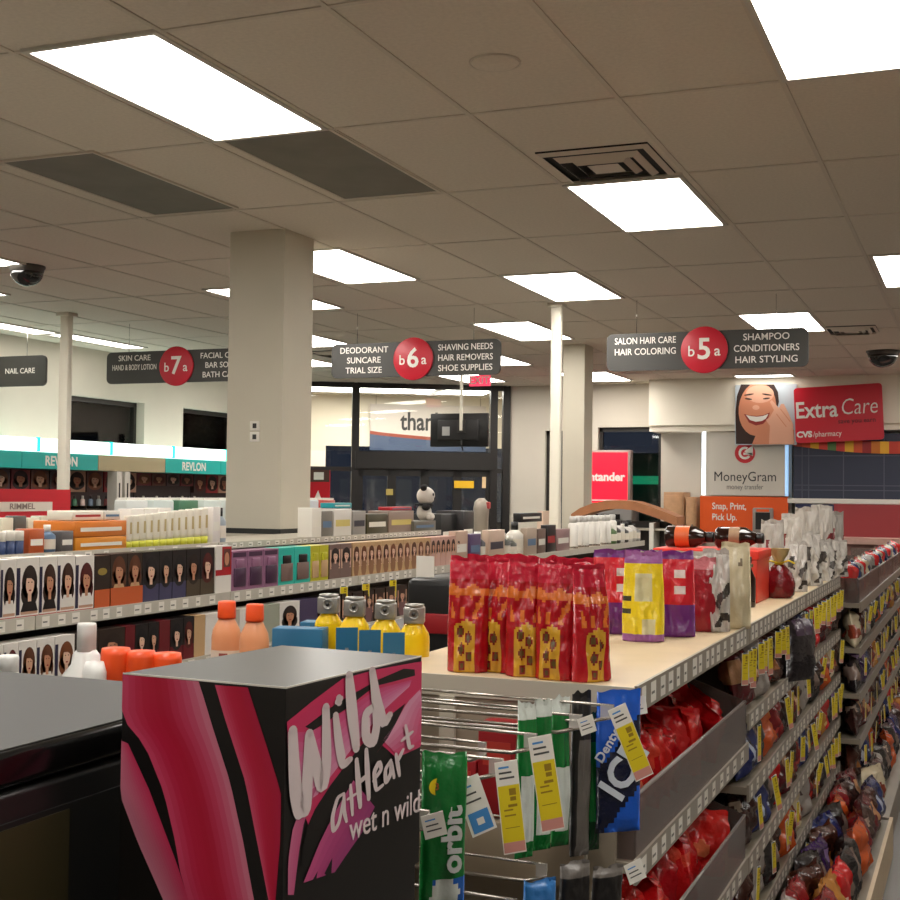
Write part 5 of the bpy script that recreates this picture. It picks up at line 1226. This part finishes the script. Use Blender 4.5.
b = MB(); b.x = TR; b.prism([sub(v, .97) for v in (FL, FR_, BR, BL)], (0,0,ZB), BLACKP); b.build('tower', th)
b = MB(); b.x = TR; b.prism([sub(v, 1.1) for v in (FL, FR_, BR, BL)], (0,0,.06), BLACKP); b.build('base', th)
b = MB(); b.x = TR
for a_, c_ in ((FL, FR_), (FR_, BR)):
    n_ = Vector(((c_-a_).y, -(c_-a_).x, 0)).normalized()
    b.prism([a_+up*(ZT-.0012)+n_*.0003, c_+up*(ZT-.0012)+n_*.0003, c_+up*(ZT+.0004)+n_*.0003, a_+up*(ZT+.0004)+n_*.0003], -n_*.0012, EDGE)
b.build('board_edge', th)
# printed artwork, left face (facing the camera, normal -y)
NL = Vector(((FR_-FL).y, -(FR_-FL).x, 0)).normalized(); NR = Vector(((BR-FR_).y, -(BR-FR_).x, 0)).normalized()
def lf(zx, zy, e):
    p = pp(100+.3778*zx, 630+.3778*zy, FL, NL); p.x = min(max(p.x, FL.x), FR_.x); p.z = min(max(p.z, ZB), ZT-.0015); return p+NL*e
def rf(zx, zy, e):
    p = pp(270+.2667*zx, 660+.2667*zy, FR_, NR); s_ = (p-FR_).dot((BR-FR_).normalized()); L_ = (BR-FR_).length
    s_ = min(max(s_, 0), L_); q_ = FR_+(BR-FR_).normalized()*s_; q_.z = min(max(p.z, ZB), ZT-.0015); return q_+NR*e
def resample(pl, n):
    d_ = [0]
    for a_, c_ in zip(pl, pl[1:]): d_.append(d_[-1]+math.dist(a_, c_))
    out = []
    for k in range(n+1):
        t_ = d_[-1]*k/n; i = max(j for j in range(len(d_)) if d_[j] <= t_+1e-9); i = min(i, len(pl)-2)
        f_ = (t_-d_[i])/max(1e-9, d_[i+1]-d_[i]); out.append((pl[i][0]+(pl[i+1][0]-pl[i][0])*f_, pl[i][1]+(pl[i+1][1]-pl[i][1])*f_))
    return out
def band(b, fn, L_, R_, cols, e, n=14, m=12):
    Lp, Rp = resample(L_, n), resample(R_, n)
    for j in range(m):
        t0, t1 = j/m, (j+1)/m; tc = (j+.5)/m*(len(cols)-1); i = min(int(tc), len(cols)-2); f_ = tc-i
        c = tuple(int(cols[i][q]+(cols[i+1][q]-cols[i][q])*f_) for q in range(3)); m_ = M('print_%d_%d_%d' % c, c, .32)
        for k in range(n):
            P_ = lambda q, t_: fn(Lp[q][0]+(Rp[q][0]-Lp[q][0])*t_, Lp[q][1]+(Rp[q][1]-Lp[q][1])*t_, e)
            b.poly([P_(k,t0), P_(k,t1), P_(k+1,t1), P_(k+1,t0)][::-1], m_)
b = MB(); b.x = TR
band(b, lf, [(60,118),(56,230),(120,305),(170,430),(200,560),(215,650),(240,730)], [(262,133),(300,260),(345,400),(380,560),(402,680),(412,730)], [(196,70,104),(178,26,60),(170,18,50),(186,60,92),(196,118,138)], .0006)
band(b, lf, [(40,285),(40,400),(100,560),(175,730)], [(75,300),(130,420),(175,540),(205,620),(240,730)], [(196,122,142),(190,90,116),(188,44,82)], .0005)
band(b, lf, [(305,145),(330,230),(385,400),(450,730)], [(392,152),(440,300),(480,430),(478,560),(464,730)], [(196,76,106),(180,28,62),(170,20,52),(164,26,60)], .0006)
b.build('printed_stripes', hdr_)
b = MB(); b.x = TR
def art(pts, c, e): b.poly([rf(x, y, e) for x, y in pts], M('print_%d_%d_%d' % c, c, .32) if isinstance(c, tuple) else c)
art([(62,232),(150,160),(270,70),(400,35),(578,2),(578,318),(520,345),(470,365),(420,320),(330,440),(240,560),(150,640),(120,560),(70,440)], (206,48,96), .0005)
art([(130,250),(250,160),(400,75),(500,32),(540,35),(542,58),(470,78),(390,98),(280,185),(160,264)], BOXB, .0007)
band(b, rf, [(66,300),(100,270),(160,268),(280,190),(400,108),(530,74)], [(75,430),(150,540),(230,430),(330,300),(440,172),(520,100)], [(206,70,120),(214,116,158),(222,150,180)], .0007, 12, 6)
art([(115,790),(120,700),(135,630),(165,560),(230,460),(330,330),(430,220),(505,162),(470,235),(440,290),(330,440),(240,560),(160,690)], BOXB, .0009)
band(b, rf, [(420,300),(470,235),(510,160),(560,110)], [(480,362),(520,345),(578,318),(578,200)], [(224,160,186),(214,110,146),(206,56,100)], .0009, 8, 6)
band(b, rf, [(130,500),(80,640),(64,760),(64,880)], [(175,470),(125,600),(105,720),(86,880)], [(204,110,146),(190,80,124)], .0010, 8, 4)
band(b, rf, [(310,450),(240,570),(180,690),(122,835)], [(390,550),(340,650),(290,720),(240,795)], [(196,84,134),(170,60,116),(150,56,112)], .0010, 8, 6)
for q in ([(200,800),(230,740),(225,820)], [(150,835),(175,790),(165,845)]): art(q, BOXB, .0012)
b.build('printed_swirl', hdr_)
# hand lettering built from brush strokes
def stroke(b, pts, wpx, m_, e=.0015):
    q = [rf(x, y, e) for x, y in pts]; r_ = wpx/2*.2667*1.15/FPX*1.35
    A = (BR-FR_).normalized()
    n_ = max(2, len(q))
    dense = []
    for i in range(len(q)-1):
        for t_ in range(6): dense.append(q[i].lerp(q[i+1], t_/6))
    dense.append(q[-1])
    for it in range(3): dense = [dense[0]]+[(dense[i-1]+dense[i]*2+dense[i+1])/4 for i in range(1, len(dense)-1)]+[dense[-1]]
    L_, R_ = [], []
    for i, p in enumerate(dense):
        d_ = (dense[min(i+1, len(dense)-1)]-dense[max(i-1, 0)]).normalized(); s_ = NR.cross(d_)
        w_ = r_*(.75+.35*math.sin(PI*i/(len(dense)-1)))*(1+.9*abs(s_.dot(A)))
        L_.append(p+s_*w_); R_.append(p-s_*w_)
    for i in range(len(dense)-1): b.poly([L_[i], R_[i], R_[i+1], L_[i+1]], m_)
    for p in (dense[0], dense[-1]): b.ell(p, A, up, r_*1.3, r_*.8, m_, 12)
LW = M('brush_white', (220,204,204), .4)
def word(name, strokes):
    b = MB(); b.x = TR
    for i, (pts, w_) in enumerate(strokes): stroke(b, pts, w_*(1.2 if w_ > 17 else 1.05), LW, .0015+.00012*i)
    b.build(name, hdr_)
word('lettering', [([(80,262),(84,380),(92,500),(108,570),(128,560),(136,440),(142,275)],27),([(142,275),(160,360),(192,488),(208,380),(204,175)],24),([(240,205),(252,310),(268,395),(296,372)],19),([(252,140),(254,160)],20),([(290,55),(300,180),(318,332)],25),([(388,170),(352,200),(352,290),(380,312),(396,240),(376,30)],22),([(376,30),(394,150),(420,240),(444,205)],22)])
word('lettering', [([(272,500),(248,515),(228,590),(232,645),(254,612),(270,525)],10),([(272,500),(272,565),(282,605)],10),([(296,468),(304,580)],10),([(284,522),(318,500)],8),([(318,372),(332,550)],15),([(354,335),(364,520)],15),([(322,462),(362,428)],12),([(380,452),(412,408),(402,380),(382,420),(390,490),(416,468)],12),([(446,375),(424,410),(426,462),(446,425),(446,378),(458,440)],12),([(464,352),(478,432)],12),([(466,385),(492,335)],11),([(500,245),(514,328),(528,322)],12),([(484,302),(526,268)],10)])
a_, c_ = rf(290, 640, .0016), rf(562, 528, .0016); X_ = (c_-a_).normalized(); Y_ = NR.cross(X_).normalized()
rot = Matrix((X_, Y_, NR)).transposed().to_euler()
text('wet n wild', .034, LW, hdr_, (a_+c_)/2-O, rot, 'lettering', bold=.0001, ext=.0003, fit=(c_-a_).length*.97)
# ------------------------------------------------------------------ black cabinet at the lower left
CBT = M('cabinet_top_reflection', (46,45,42), .5, spec=.35); OLI = M('cabinet_olive', (52,46,20), .5)  # top greyed in colour for the broad lamp reflection on black laminate
th = thing('display_cabinet', 'black display cabinet with reflected light painted grey on top at the lower left corner', 'cabinet', (-.82, .87, 0))
MB().box(-.75, 0, 0, .475, 0, 1.262, BLACKP, .006).build('body', th)
MB().box(-.75, .004, -.004, .479, 1.266, 1.30, BLACKG, .008, 3).box(-.745, -.004, .004, .471, 1.300, 1.3012, CBT).build('lid', th)
MB().box(0, .003, .045, .43, .3, 1.235, M('cabinet_recess', (14,13,12), .5)).box(.003, .0045, .05, .16, .3, 1.23, OLI).build('side_panel', th)
